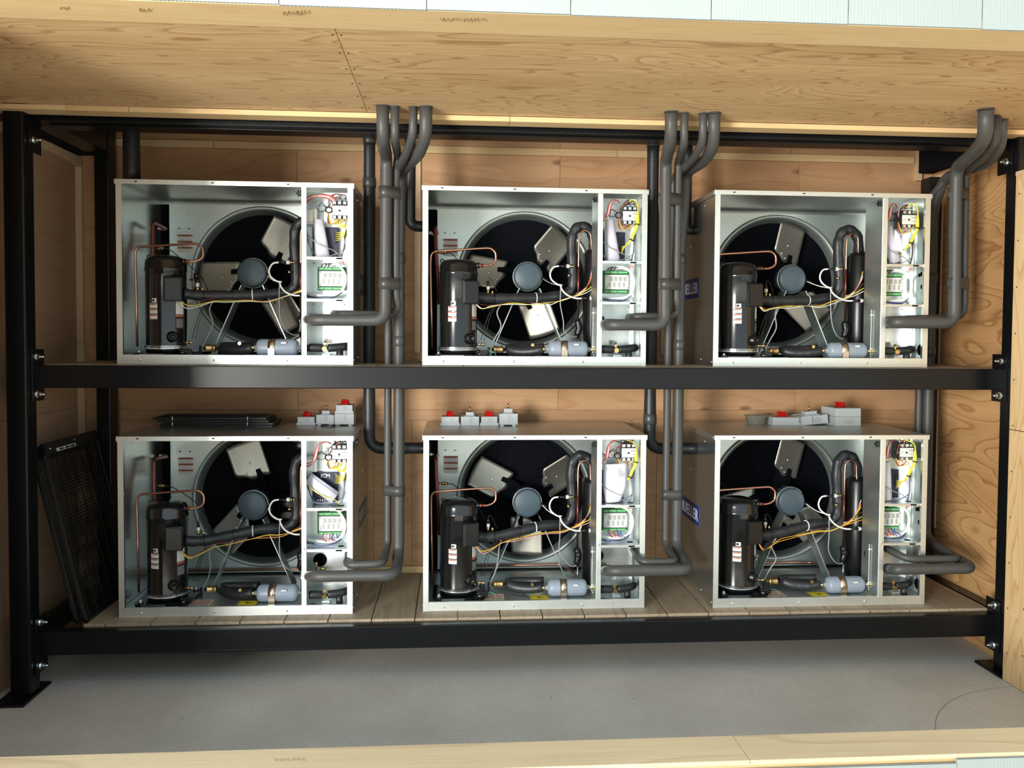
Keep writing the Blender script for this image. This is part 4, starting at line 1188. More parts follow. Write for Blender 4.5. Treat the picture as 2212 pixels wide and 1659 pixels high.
    for i in range(n_y):
        if k in (1, 4):
            W([(0.985 + i * 0.008, 0.066, cz - 0.040), (0.980 + i * 0.009, 0.055, cz - 0.065 + j(.006)), (1.010 + i * 0.004, 0.055, cz - 0.080), (1.036, 0.06, cz - 0.062 - i * 0.004), (1.040, 0.07, cz - 0.03)], 0.0019, yellow_wire)
            W([(1.040, 0.06, cz - 0.085), (1.030, 0.055, cz - 0.105 - i * 0.004), (1.008, 0.06, cz - 0.108 - i * 0.008), (0.985, 0.09, cz - 0.100 - i * 0.010)], 0.0018, yellow_wire)
        else:
            W([(1.0, 0.08, cz + 0.060), (1.018, 0.06, 0.812), (1.038 + i * 0.002, 0.05, 0.800 - i * 0.003), (1.048 - i * 0.003, 0.045, cz - 0.01), (1.046 - i * 0.003, 0.045, cz - 0.05), (1.030 - i * 0.003, 0.05, cz - 0.09), (1.012 - i * 0.002, 0.05, cz - 0.125), (0.995 - i * 0.004, 0.06, cz - 0.145 - i * 0.003), (0.975, 0.09, cz - 0.150 - i * 0.009)], 0.0024, yellow_wire)
    if k not in (1, 4):
        obj('cable_tie', ring((1.014, 0.05, cz - 0.120), (0.4, 0, 0.9), 0.011, 0.005, 10), black_wire, u)
        obj('cable_tie', ring((1.043, 0.046, cz - 0.045), (0.2, 0, 0.9), 0.011, 0.005, 10), black_wire, u)
    for i, m in enumerate((red_wire, black_wire, yellow_wire, orange_wire)):
        W([(0.955, 0.07, 0.728), (0.952 + i * 0.004, 0.06, cz - 0.05), (0.965 + i * 0.004, 0.055, cz - 0.068), (0.99 + i * 0.01, 0.062, cz - 0.055), (0.984 + (i % 3) * 0.024, 0.066, cz - 0.038)], 0.0019, m)
    # cables running down to the board
    for i, m in enumerate((grey_cable, black_wire, grey_cable, blue_wire if k > 3 else black_wire)):
        W([(1.040, 0.07, cz - 0.09), (1.038 - i * 0.003, 0.07, 0.62), (1.030 + j(.004), 0.065, 0.56), (1.022 - i * 0.002, 0.058, 0.520), (1.018, 0.055, 0.500)], 0.0019, m)
    for i, m in enumerate((grey_cable, black_wire, grey_cable)):
        W([(0.850, 0.09, 0.640 - i * 0.02), (0.862 + i * 0.004, 0.075, 0.580 - i * 0.012), (0.885, 0.068, 0.535 - i * 0.004), (0.915, 0.06, 0.518), (0.960, 0.055, 0.516), (1.0, 0.055, 0.530), (1.024, 0.06, 0.545)], 0.0023, (m if not (k > 3 and i == 0) else blue_wire))
    W([(0.850, 0.055, 0.628), (0.875, 0.040, 0.600), (0.905, 0.035, 0.575), (0.945, 0.035, 0.556), (0.985, 0.045, 0.540), (1.015, 0.055, 0.512)], 0.0022, grey_cable if k != 4 else yellow_wire)
    part('pink_plug', 'pplug', lambda: MB().box(1.012, 1.026, 0.05, 0.062, 0.478, 0.494), pink_wire if k < 4 else red_wire, u, 0.002)
    # white loop around the board
    for i in range(3):
        e_ = i * 0.0045
        W([(bx - 0.030 + i * 0.012, 0.10, 0.474), (bx - 0.006, 0.09, 0.486 - e_), (bx + 0.025, 0.08, 0.487 - e_), (1.010, 0.075, 0.472 - e_), (1.034 - e_, 0.07, 0.435), (1.038 - e_, 0.07, 0.395), (1.022 - e_, 0.07, 0.352), (0.990, 0.072, 0.330 + e_), (0.940, 0.075, 0.323 + e_), (0.890, 0.08, 0.326 + e_), (0.850, 0.09, 0.332 + e_)], 0.0036, white_cable, name='cable', seg=8)
    for q in range(3):
        W([(bx - 0.05 + q * 0.015, 0.098, 0.462), (bx - 0.045 + q * 0.016, 0.085, 0.478), (bx - 0.025 + q * 0.015, 0.085, 0.484)], 0.0022, black_wire)
    for i, m in enumerate((blue_wire, black_wire, blue_wire, grey_cable)):
        W([(0.850, 0.07, 0.330 - i * 0.003), (0.890, 0.06, 0.322 + j(.004)), (0.935, 0.05, 0.318 + j(.004)), (0.985, 0.055, 0.322 + j(.004)), (1.02, 0.07, 0.345)], 0.0024, m)
    if low:
        for i, m in enumerate((red_wire, pink_wire, red_wire, blue_wire, blue_wire, grey_cable)):
            x = bx - 0.04 + i * 0.016
            W([(x, 0.092, 0.362), (x + j(.006), 0.075, 0.348), (x + 0.008 + j(.006), 0.07, 0.338), (x + 0.02, 0.07, 0.330)], 0.0026, m)

    # bottom compartment: insulated stubs and service valve
    zv = 0.078
    part('stub_insulation', 'stb', lambda: MB().tube(spline([(0.868, 0.045, zv), (0.885, 0.045, zv + 0.002), (0.93, 0.05, zv)], 4), [0.016, 0.0195, 0.020, 0.020, 0.020, 0.020, 0.020, 0.020, 0.019], 14)
         .tube(spline([(0.955, 0.05, zv), (1.0, 0.055, zv + 0.004), (1.035, 0.07, zv + 0.008), (1.05, 0.10, zv + 0.01)], 4), 0.0195, 14)
         .tube([(1.008, 0.06, zv - 0.005), (1.01, 0.06, 0.02)], 0.017, 12), foam_dark, u)
    if not low:
        part('drop_insulation', 'dri', lambda: MB().ball((0.868, 0.045, zv), 0.018, 12, 8), foam_dark, u)
    va = part('service_valve', 'val', lambda: MB().cyl((0.925, 0.045, zv), (0.962, 0.045, zv), 0.008, 10).cyl((0.942, 0.045, zv), (0.942, 0.022, zv - 0.003), 0.0125, 6).cyl((0.942, 0.045, zv), (0.942, 0.045, zv + 0.034), 0.0055, 8)
              .box(0.935, 0.949, 0.038, 0.050, zv + 0.018, zv + 0.026), brass, u)
    part('valve_bracket', 'vbr', lambda: MB().box(0.93, 0.968, 0.030, 0.075, 0.0345, 0.052), galv_bright, u, 0.001)
    part('gauge_label', 'glb', lambda: MB().box(0.925, 0.965, 0.1318, 0.1328, 0.100, 0.124), label_white, u)
    def rg():
        mb = MB()
        for x in (0.937, 0.953):
            mb.lathe([(0.0045, 0.1316), (0.0060, 0.1316), (0.0060, 0.1320)], (x, 0, 0.112), 'y', 14)
        return mb
    part('gauge_rings', 'glr', rg, ink, u)
    if low:
        hx = 0.905 if k == 4 else 0.868
        kz = part('knockout', 'ko%d' % (k == 4), lambda: MB().cyl((hx, 0.1305, 0.224), (hx, 0.1328, 0.224), 0.033, 24), black_matt, u)
        obj('brass_valve', MB().cyl((hx + 0.008, 0.09, 0.192), (hx + 0.036, 0.09, 0.192), 0.009, 10).cyl((hx - 0.010, 0.085, 0.190), (hx - 0.010, 0.085, 0.222), 0.006, 8).ball((hx - 0.010, 0.085, 0.218), 0.008, 8, 6, (1, 1, 1.3)), brass, u)
        part('floor_holes', 'fho', lambda: MB().cyl((0.885, 0.035, 0.0341), (0.885, 0.035, 0.0347), 0.018, 16).cyl((1.005, 0.04, 0.0341), (1.005, 0.04, 0.0347), 0.014, 16), black_matt, u)
    else:
        part('port_grommet', 'pgr', lambda: MB().box(0.852, 0.880, 0.02, 0.131, 0.205, 0.240), black_plastic, u, 0.003)
    part('side_port', 'spt', lambda: MB().cyl((1.0775, 0.055, 0.085), (1.0784, 0.055, 0.085), 0.028, 20), black_matt, u)
    return u


HUB = []


def part_mesh_hub():
    if not HUB:
        mb = MB().cyl((0, -0.020, 0), (0, 0.02, 0), 0.028, 20)
        for i in range(3):
            a = 2 * PI * i / 3
            m_ = Matrix.Rotation(-a, 4, 'Y')
            mb.prism([(0.0, -0.035), (0.09, -0.05), (0.16, -0.04), (0.16, 0.04), (0.09, 0.05), (0.0, 0.035)], 0.010, 0.013, 'y', m_)
        me = mb.mesh('hub', black_matt); HUB.append(me)
    return HUB[0]


UNITS = {k: build_unit(k) for k in range(1, 7)}
for k in range(1, 7):
    for c in UNITS[k].children:
        if c.name.startswith('fan_rotor'):
            # spider arms turned with the blades: the arms are a part of their own
            c.rotation_euler = (0, -math.radians(FANROT[k]), 0)
            for b_ in c.children:
                b_.rotation_euler = (0, b_.rotation_euler[1] + math.radians(FANROT[k]), 0)

# ================================================================== PAPERS ROLLED INTO THE CONTROL SECTIONS
def rolled(k, a, b_, r0, r1, label, turns=1.35, flat=0.6):
    """a rolled manual: spiral sheet between two end points (unit frame)"""
    o = Vector(U[k]); a, b_ = Vector(a), Vector(b_)
    t = thing('rolled_manual', o + (a + b_) / 2, label, 'paper', 'rolled manuals in the control sections')
    d = (b_ - a).normalized(); sd = Vector((0, 1, 0)).cross(d).normalized(); mid = (a + b_) / 2
    n = 40; vs = []
    for e_, (c, r) in enumerate(((a, r0), (b_, r1))):
        for i in range(n + 1):
            an = -2.2 + 2 * PI * turns * i / n
            rr = r * (1 - 0.22 * i / n)
            vs.append(c - mid + sd * (rr * math.cos(an)) + Vector((0, 1, 0)) * (rr * flat * math.sin(an)))
    mb = MB(); mb.add(vs, [(i, i + 1, i + n + 2, i + n + 1) for i in range(n)], True)
    s_ = obj('sheet', mb, paper, t)
    so = s_.modifiers.new('thick', 'SOLIDIFY'); so.thickness = 0.0012
    return t


rolled(1, (0.923, 0.075, 0.515), (0.905, 0.072, 0.690), 0.040, 0.027, 'white rolled manual leaning, torn yellowish foot, beside a white relay block, upper left unit')
rolled(2, (0.925, 0.075, 0.512), (0.905, 0.072, 0.712), 0.043, 0.027, 'tall white rolled manual under a black wire knot, upper middle unit')
rolled(3, (0.945, 0.070, 0.520), (0.890, 0.070, 0.695), 0.034, 0.036, 'crumpled white manual with its corner flared right, upper right unit')
rolled(4, (0.862, 0.065, 0.640), (0.990, 0.062, 0.545), 0.033, 0.036, 'white rolled manual lying aslant over the dark speed module, lower left unit')
rolled(6, (0.905, 0.075, 0.512), (0.893, 0.075, 0.705), 0.040, 0.040, 'upright white rolled manual with open top, lower right unit')
# flared corner of the manual in unit 3
t3 = [o for o in COL.objects if o.name.startswith('rolled_manual')][2]
obj('flared_corner', MB().prism([(0.0, -0.02), (0.060, -0.045), (0.052, -0.010), (0.036, 0.045), (0.010, 0.075)], -0.024, -0.0228, 'y'), paper, t3)
# flat stapled sheets in unit 5
o5 = Vector(U[5])
sh = thing('paper_sheets', o5 + Vector((0.935, 0.045, 0.60)), 'large white printed sheets hanging flat below the contactor, lower middle unit', 'paper')
mb = MB(); vs = []; rows = 9
for i in range(rows):
    tt = i / (rows - 1)
    xl = -0.056 + 0.012 * max(0, 0.35 - tt) / 0.35; xr_ = 0.062 - 0.030 * max(0, 0.4 - tt) / 0.4
    z = -0.090 + 0.190 * tt
    for q in range(9):
        s_ = q / 8
        vs.append((xl + (xr_ - xl) * s_, 0.010 * math.sin(PI * s_) * -1.0, z + 0.006 * s_))
mb.add(vs, [(i * 9 + q, i * 9 + q + 1, (i + 1) * 9 + q + 1, (i + 1) * 9 + q) for i in range(rows - 1) for q in range(8)], True)
s_ = obj('sheet', mb, paper, sh); so = s_.modifiers.new('thick', 'SOLIDIFY'); so.thickness = 0.002
mb = MB()
for q in range(4):
    mb.box(0.020 + q * 0.008, 0.0215 + q * 0.008, -0.0112, -0.0106, 0.040, 0.084 - q * 0.008)
mb.box(-0.042, -0.040, -0.0085, -0.0075, 0.07, 0.088)
obj('print', mb, ink_grey, sh)

# ================================================================== INSULATED PIPES
PIPES = 'foam-insulated refrigerant pipes'


def pipe(label, pts, r, rad=0.05, mat=foam, bands=(), name='insulated_pipe', group=PIPES, collar=None, wob=0.0, seg=18, rr=None):
    """pts: world points; a swept foam tube with soft elbows"""
    pts = [Vector(p) for p in pts]
    P = fillet(pts, rad, 8)
    # resample long spans so the radius may wander a little
    Q = [P[0]]
    for a, b_ in zip(P[:-1], P[1:]):
        n = max(1, int((b_ - a).length / 0.05))
        for i in range(1, n + 1): Q.append(a.lerp(b_, i / n))
    rnd = random.Random(len(label) * 7 + int(r * 1e4))
    ph = rnd.uniform(0, 6)
    rs = [r * (1 + 0.025 * math.sin(i * 0.55 + ph)) for i in range(len(Q))]
    base = pts[0]
    o = obj(name, MB().tube([q - base for q in Q], rs, seg), mat, None)
    o.location = base
    tag(o, label, 'pipe', group)
    if collar:
        obj('foam_collar', MB().lathe([(r * 0.95, -0.004), (r * 1.13, -0.003), (r * 1.16, 0.0), (r * 1.0, 0.0)], (0, 0, 0), 'z', 24), mat, o)
    return o


def band(o, p, d, r, w_=0.05, squash=None, other=None, r2=None):
    """rubber sleeve around a pipe, or shared by two pipes lying together"""
    p = Vector(p) - o.location; d = Vector(d).normalized()
    ra = r * 1.13
    if other is None:
        mb = MB().tube([p - d * w_ / 2, p - d * (w_ / 2 - 0.003), p + d * (w_ / 2 - 0.003), p + d * w_ / 2], [r * 1.03, ra, ra, r * 1.03], 20)
    else:
        # one band hugging both pipes: hull of the two circles, slightly waisted
        q = Vector(other) - o.location; rb = r2 * 1.20
        dx, dy = q.x - p.x, q.y - p.y; L_ = math.hypot(dx, dy); th = math.atan2(dy, dx); be = math.acos((ra - rb) / L_)
        poly = []
        for i in range(13):
            a = th + be + (2 * PI - 2 * be) * i / 12; poly.append((p.x + ra * math.cos(a), p.y + ra * math.sin(a)))
        for i in range(13):
            a = th - be + 2 * be * i / 12; poly.append((q.x + rb * math.cos(a), q.y + rb * math.sin(a)))
        mb = MB().prism(poly, p.z - w_ / 2, p.z + w_ / 2, 'z')
        mb.sm = [False, False] + [True] * (len(mb.f) - 2)
    return obj('sleeve', mb, foam_tape, o)


def A(u, v, y): return at(u, v, y=y)


def C0(u, v): p = at(u, v, z=ZC); p.z = ZC + 0.0; return p


def vert(p, z): return Vector((p.x, p.y, z))


# ---- group between the left and middle units
g = 'between the left and middle units'
c = C0(827, 229); x1 = A(832.5, 560, -0.03)
hz = A(750, 691, -0.045)
P1 = pipe('thick grey foam pipe from the ceiling into the upper left unit', [c, A(827, 302, -0.285), A(835, 340, -0.03), vert(x1, 2.0), (x1.x, -0.04, hz.z), (A(676, 691, -0.045).x, -0.045, A(676, 691, -0.045).z), A(662, 690, 0.11)], 0.0275, 0.055, collar=1)
p = A(832.5, 416, -0.03); q = A(855, 416, 0.0); band(P1, p, (0, 0, 1), 0.0275, 0.055, other=(q.x, q.y, p.z), r2=0.019)
p = A(832.5, 613, -0.03); q = A(855, 613, 0.0); band(P1, p, (0, 0, 1), 0.0275, 0.055, other=(q.x, q.y, p.z), r2=0.019)
P2 = pipe('thin grey foam pipe from the ceiling, behind the thick one into the upper left unit', [C0(853, 230), A(853, 300, -0.28), A(860, 338, 0.0), A(855, 380, 0.0), A(855, 640, 0.0), A(859, 665, 0.02), A(848, 680, 0.035), A(735, 679, 0.0), A(722, 678, 0.13)], 0.0185, 0.035, collar=1)
p3 = A(838, 720, 0.19); z3 = A(790, 1218, 0.0).z
P3 = pipe('thin foam pipe from the ceiling through the upper deck into the lower left unit', [C0(893, 231), A(892, 292, -0.29), A(877, 333, -0.17), A(846, 392, 0.17), vert(p3, 2.1), vert(p3, z3 + 0.05), (p3.x - 0.004, 0.14, z3 + 0.02), (p3.x - 0.006, 0.0, z3), (A(748, 1221, 0.0).x, 0.0, A(748, 1221, 0.0).z), A(752, 1195, 0.13)], 0.0185, 0.045, collar=1)
p4 = A(862, 720, 0.17); z4 = A(760, 1244, -0.04).z
P4 = pipe('thick foam pipe from the ceiling through the upper deck into the lower left unit', [C0(920, 231), A(920, 296, -0.29), A(904, 334, -0.17), A(866, 372, 0.14), vert(p4, 2.15), vert(p4, z4 + 0.07), (p4.x, 0.12, z4 + 0.03), (p4.x, -0.04, z4), (A(676, 1245, -0.04).x, -0.04, A(676, 1245, -0.04).z), A(664, 1243, 0.11)], 0.027, 0.06, collar=1)
for v in (558, 737): band(P4, (p4.x, p4.y, A(862, v, 0.17).z), (0, 0, 1), 0.027, 0.05)
band(P4, (p4.x, p4.y, A(862, 1060, 0.17).z), (0, 0, 1), 0.027, 0.05, other=(p3.x, p3.y, A(862, 1060, 0.17).z), r2=0.0185)
# dark pipes that drop behind
a1 = A(798, 560, 0.38); z1 = A(860, 971, 0.33).z
D1 = pipe('dark pipe from the top beam down through the deck, bending into the lower middle unit', [vert(a1, 2.70), vert(a1, 1.4), (a1.x, a1.y, z1), (-0.125, a1.y, z1)], 0.030, 0.075, foam_dark)
for v in (300, 395): band(D1, vert(a1, A(798, v, 0.38).z), (0, 0, 1), 0.030, 0.05)
a2 = A(886, 420, 0.32); z2 = A(905, 489, 0.32).z
D2 = pipe('short dark pipe bending into the side of the upper middle unit', [(a2.x, a2.y, 2.80), (a2.x, a2.y, z2), (-0.135, a2.y, z2)], 0.027, 0.06, foam_dark)
a0 = A(284, 320, 0.33)
D0 = pipe('dark pipe dropping behind the upper left unit beside the rear post', [vert(a0, 2.83), (a0.x, 0.67, 2.36), (a0.x, 0.672, 1.7)][:1] + [vert(a0, 2.45)], 0.040, 0.05, foam_dark)
band(D0, vert(a0, A(284, 275, 0.33).z), (0, 0, 1), 0.040, 0.03)

# ---- group between the middle and right units
c = C0(1450, 242); x1 = A(1437, 560, -0.03)
zr = A(1390, 702, -0.045).z
R1 = pipe('thick grey foam pipe from the ceiling into the upper middle unit', [c, A(1449, 304, -0.29), A(1438, 348, -0.04), vert(x1, 2.0), (x1.x, -0.04, zr), (A(1318, 702, -0.045).x, -0.045, zr), A(1303, 701, 0.12)], 0.0275, 0.055, collar=1)
p = A(1437, 430, -0.03); q = A(1463, 430, 0.0); band(R1, p, (0, 0, 1), 0.0275, 0.055, other=(q.x, q.y, p.z), r2=0.018)
p = A(1437, 614, -0.03); q = A(1461, 614, 0.0); band(R1, p, (0, 0, 1), 0.0275, 0.055, other=(q.x, q.y, p.z), r2=0.018)
R2 = pipe('thin grey foam pipe from the ceiling, behind the thick one into the upper middle unit', [C0(1478, 244), A(1478, 310, -0.28), A(1465, 350, 0.0), A(1462, 560, 0.0), A(1461, 650, 0.0), A(1463, 672, 0.03), A(1450, 684, 0.035), A(1372, 684, 0.01), A(1358, 686, 0.13)], 0.018, 0.035, collar=1)
p3 = A(1443, 720, 0.20); z3 = A(1420, 1214, 0.0).z
R3 = pipe('thin foam pipe from the ceiling through the upper deck into the lower middle unit', [C0(1519, 245), A(1518, 308, -0.28), A(1500, 340, -0.15), A(1455, 385, 0.17), vert(p3, 2.1), vert(p3, z3 + 0.05), (p3.x, 0.16, z3 + 0.02), (p3.x + 0.002, 0.0, z3), (A(1385, 1214, 0.0).x, 0.0, z3), (A(1385, 1214, 0.0).x - 0.01, 0.13, z3 + 0.03)], 0.0185, 0.045, collar=1)
p4 = A(1467, 720, 0.20); z4 = A(1400, 1232, -0.045).z
R4 = pipe('thick foam pipe from the ceiling through the upper deck into the lower middle unit', [C0(1543, 244), A(1542, 312, -0.28), A(1525, 345, -0.12), A(1483, 372, 0.15), vert(p4, 2.15), vert(p4, z4 + 0.07), (p4.x, 0.15, z4 + 0.03), (p4.x, -0.045, z4), (A(1318, 1232, -0.045).x, -0.045, z4), A(1304, 1230, 0.12)], 0.0265, 0.06, collar=1)
for v in (560, 745): band(R4, (p4.x, p4.y, A(1467, v, 0.20).z), (0, 0, 1), 0.0265, 0.05)
band(R4, (p4.x, p4.y, A(1461, 1068, 0.20).z), (0, 0, 1), 0.0265, 0.05, other=(p3.x, p3.y, A(1461, 1068, 0.20).z), r2=0.0185)
a1 = A(1408, 560, 0.35); z1 = A(1445, 970, 0.33).z
E1 = pipe('dark pipe from the top beam down through the deck, bending into the lower right unit', [vert(a1, 2.70), vert(a1, 1.4), (a1.x, a1.y, z1), (1.285, a1.y, z1)], 0.031, 0.07, foam_dark)
for v in (305, 905): band(E1, vert(a1, A(1402, v, 0.35).z), (0, 0, 1), 0.031, 0.055)
a2 = A(1483, 470, 0.40); z2 = A(1492, 497, 0.40).z
E2 = pipe('short dark pipe bending into the side of the upper right unit', [(a2.x, a2.y, 2.70), (a2.x, a2.y, z2), (1.262, a2.y, z2)], 0.026, 0.05, foam_dark)
# ---- group at the right
c = at(2130, 236, z=ZC); x1 = A(2062, 560, -0.02)
zq = A(1990, 696, -0.04).z
Q1 = pipe('thickest grey foam pipe at the right, from the ceiling into the upper right unit', [c, A(2128, 298, -0.46), A(2108, 326, -0.30), A(2066, 362, -0.04), vert(x1, 2.2), (x1.x, -0.03, zq), (A(1930, 696, -0.04).x, -0.04, zq), A(1916, 697, 0.12)], 0.030, 0.06, collar=1)
p = A(2063, 417, -0.02); q = A(2084, 417, 0.03); band(Q1, p, (0, 0, 1), 0.030, 0.055, other=(q.x, q.y, p.z), r2=0.0185)
p = A(2061, 612, -0.02); q = A(2083, 612, 0.03); band(Q1, p, (0, 0, 1), 0.030, 0.055, other=(q.x, q.y, p.z), r2=0.0185)
c = at(2149, 250, z=ZC)
Q2 = pipe('thin grey foam pipe at the right, behind the thickest into the upper right unit', [c, A(2147, 306, -0.38), A(2122, 340, -0.20), A(2086, 372, 0.03), A(2083, 560, 0.03), A(2083, 655, 0.03), A(2080, 678, 0.04), A(2062, 687, 0.04), A(1965, 689, 0.01), A(1950, 690, 0.13)], 0.0185, 0.035, collar=1)
p3 = A(1984, 900, 0.36); z3 = A(1990, 1208, 0.0).z
Q3 = pipe('thin foam pipe looping forward into the lower right unit', [at(2153, 252, z=ZC), A(2152, 306, -0.34), A(2125, 345, -0.12), A(2052, 376, 0.22), (p3.x, 0.36, 2.40), vert(p3, 2.1), vert(p3, z3 + 0.06), (p3.x + 0.01, 0.30, z3 + 0.025), (p3.x + 0.015, 0.0, z3), (A(1960, 1208, 0.0).x, 0.0, z3), (A(1946, 1195, 0.0).x - 0.03, 0.13, z3 + 0.035)], 0.0185, 0.05)
p4 = A(2004, 900, 0.34); z4 = A(1990, 1229, -0.045).z
Q4 = pipe('thick foam pipe looping forward into the lower right unit', [at(2163, 257, z=ZC), A(2160, 318, -0.28), A(2135, 350, -0.08), A(2040, 385, 0.26), (p4.x, 0.34, 2.38), vert(p4, 2.1), vert(p4, z4 + 0.07), (p4.x + 0.01, 0.28, z4 + 0.03), (p4.x + 0.02, -0.045, z4), (A(1932, 1229, -0.045).x, -0.045, z4), A(1918, 1228, 0.12)], 0.027, 0.06)
for v in (600, 760): band(Q4, (p4.x, p4.y, A(2004, v, 0.34).z), (0, 0, 1), 0.027, 0.05)

# ================================================================== ON TOP OF THE LOWER UNITS
ZT = LZ + 0.851 + 0.0003


def knob_mesh():
    return MB().lathe([(0.0005, 0.022), (0.016, 0.022), (0.020, 0.019), (0.022, 0.004), (0.030, 0.003), (0.030, 0.0), (0.0005, 0.0)], (0, 0, 0), 'z', 24).box(-0.007, 0.007, -0.027, 0.027, 0.004, 0.026)


KN = knob_mesh().mesh('knob', red_knob)


def cover_body(w_, d, h):
    mb = MB(); t_ = 0.006
    mb.prism([(-w_ / 2, 0), (w_ / 2, 0), (w_ / 2, h * 0.28), (w_ / 2 - t_, h * 0.33), (w_ / 2 - t_, h), (-w_ / 2 + t_, h), (-w_ / 2 + t_, h * 0.33), (-w_ / 2, h * 0.28)], 0, d, 'y')
    return mb


def switch_cover(u0, u1, vb, vt, y, label, ztop=ZT, rot=0.0, knob=True, mark=True):
    """enclosure lid lying on its rim with the red rotary handle on top"""
    p0, p1 = at(u0, vb, y=y), at(u1, vb, y=y); h = at((u0 + u1) / 2, vt, y=y).z - at((u0 + u1) / 2, vb, y=y).z
    w_ = (p1.x - p0.x)
    t = thing('switch_cover', ((p0.x + p1.x) / 2, y, ztop), label, 'switch box', 'isolator switch boxes on the lower units', rot=(0, 0, rot))
    obj('lid', cover_body(w_, w_ * 0.85, h), grey_plastic, t, 0.0025)
    obj('seam', MB().box(-w_ / 2 + 0.0055, w_ / 2 - 0.0055, -0.0004, 0.0002, h * 0.34, h * 0.36), ink_grey, t)
    if mark: obj('moulded_catch', MB().box(-0.002, 0.001, -0.0012, 0.001, h * 0.42, h * 0.92).box(0.007, 0.012, -0.0012, 0.001, h * 0.50, h * 0.8), grey_print, t)
    if knob: put('knob', KN, t, (0, w_ * 0.42, h), (0, 0, 0.5))
    return t


def switch_base(u0, u1, vb, vt, y, label, ztop=ZT, rot=(0, 0, 0), feet=True, print_=False):
    """open enclosure base: the switch block stands in it with its brass shaft"""
    p0, p1 = at(u0, vb, y=y), at(u1, vb, y=y); h = at((u0 + u1) / 2, vt, y=y).z - at((u0 + u1) / 2, vb, y=y).z
    w_ = p1.x - p0.x; d = w_ * 0.85
    t = thing('isolator_switch', ((p0.x + p1.x) / 2, y, ztop), label, 'switch box', 'isolator switch boxes on the lower units', rot=rot)
    f = 0.008 if feet else 0.0005
    mb = MB().box(-w_ / 2, w_ / 2, 0, d, f, f + 0.003)
    for a in ((-w_ / 2, -w_ / 2 + 0.003, 0, d), (w_ / 2 - 0.003, w_ / 2, 0, d), (-w_ / 2, w_ / 2, 0, 0.003), (-w_ / 2, w_ / 2, d - 0.003, d)):
        mb.box(a[0], a[1], a[2], a[3], f + 0.003, f + h)
    obj('tray', mb, grey_plastic, t, 0.001)
    obj('switch_block', MB().box(-w_ * 0.30, w_ * 0.30, d * 0.25, d * 0.75, f + 0.003, f + h * 1.05).box(-w_ * 0.22, w_ * 0.22, d * 0.3, d * 0.7, f + h * 1.05, f + h * 1.42), grey_plastic, t, 0.002)
    obj('shaft', MB().cyl((0, d / 2, f + h * 1.4), (0, d / 2, f + h * 1.4 + 0.028), 0.0035, 10), brass, t)
    obj('moulded_catch', MB().box(-0.002, 0.001, -0.0012, 0.001, f + h * .3, f + h * 0.92).box(0.006, 0.010, -0.0012, 0.001, f + h * 0.3, f + h * 0.92), grey_print, t)
    if feet:
        mb = MB()
        for x in (-w_ * 0.32, w_ * 0.32):
            for y_ in (d * 0.1, d * 0.85):
                mb.lathe([(0.0005, 0), (0.013, 0), (0.013, 0.005), (0.006, 0.006), (0.006, 0.0085)], (x, y_, 0), 'z', 14)
        obj('foot', mb, grey_plastic, t)
    if print_:
        pm = MB().box(-0.012, -0.010, -0.0010, 0.0004, f + 0.006, f + h - 0.004)
        obj('print_bar', pm, ink, t)
        pm = MB()
        for q in range(9):
            pm.box(-0.005 + q * 0.005, -0.002 + q * 0.005, -0.0008, 0.0004, f + 0.008, f + h - 0.008 - 0.003 * (q % 3))
        obj('print', pm, grey_print, t)
    return t


Y4 = 0.50
switch_cover(640, 682, 915, 897, Y4, 'grey box lid with red knob, left one on the lower left unit')
switch_base(682.5, 722, 913, 893, Y4 - 0.02, 'open grey switch base with brass shaft on the lower left unit')
bb = switch_base(722, 765, 914, 891, Y4 - 0.04, 'grey switch base under a red-knobbed lid, lower left unit')
hb = at(743, 891, y=Y4 - 0.04).z - at(743, 914, y=Y4 - 0.04).z
for c in list(bb.children):
    if c.name.startswith(('switch_block', 'shaft')): bpy.data.objects.remove(c)
switch_cover(723, 764, 891, 872, Y4 - 0.04, 'grey box lid with red knob stacked on a base, lower left unit', ztop=ZT + 0.0085 + hb)
Y5 = 0.46
switch_cover(951, 994, 917, 897, Y5, 'grey lid with red knob, leftmost in the row on the lower middle unit')
switch_base(995, 1035.5, 917, 897, Y5, 'open grey base with brass shaft, second in the row on the lower middle unit', feet=False)
switch_cover(1037, 1077, 917, 897, Y5, 'grey lid with red knob, third in the row on the lower middle unit')
switch_base(1078, 1119, 915, 891, Y5 - 0.02, 'grey base on feet with brass shaft, rightmost on the lower middle unit')
Y6 = 0.46
switch_cover(1668, 1729, 913, 896, Y6 + 0.01, 'wide low grey lid with red knob beside the clear tub', mark=False)
tb6 = switch_base(1731, 1790, 913, 894, Y6, 'tilted open grey base with printed side and brass shaft on the lower right unit', feet=False, print_=True, rot=(0, math.radians(-5), 0))
tb6.location.z += 0.0055
w6 = at(1861, 913, y=0.42).x - at(1805, 913, y=0.42).x
bx6 = thing('switch_box', ((at(1833, 913, y=0.42).x), 0.42, ZT), 'closed grey box with printed side and red knob on the lower right unit', 'switch box', 'isolator switch boxes on the lower units', rot=(0, 0, math.radians(4)))
h6 = at(1833, 893, y=.42).z - at(1833, 913, y=.42).z
obj('box_base', MB().box(-w6 / 2, w6 / 2, 0, 0.16, 0, h6), grey_plastic, bx6, 0.0025)
obj('lid', MB().prism([(-w6 / 2, h6 + 0.001), (w6 / 2, h6 + 0.001), (w6 / 2 - 0.001, h6 * 1.95), (-w6 / 2 + 0.001, h6 * 1.95)], 0, 0.16, 'y'), grey_plastic, bx6, 0.003)
obj('seam', MB().box(-w6 / 2 + 0.001, w6 / 2 - 0.001, -0.0003, 0.001, h6 - 0.0005, h6 + 0.0015), ink_grey, bx6)
put('knob', KN, bx6, (0.0, 0.09, h6 * 1.95), (0, 0, 0.4))
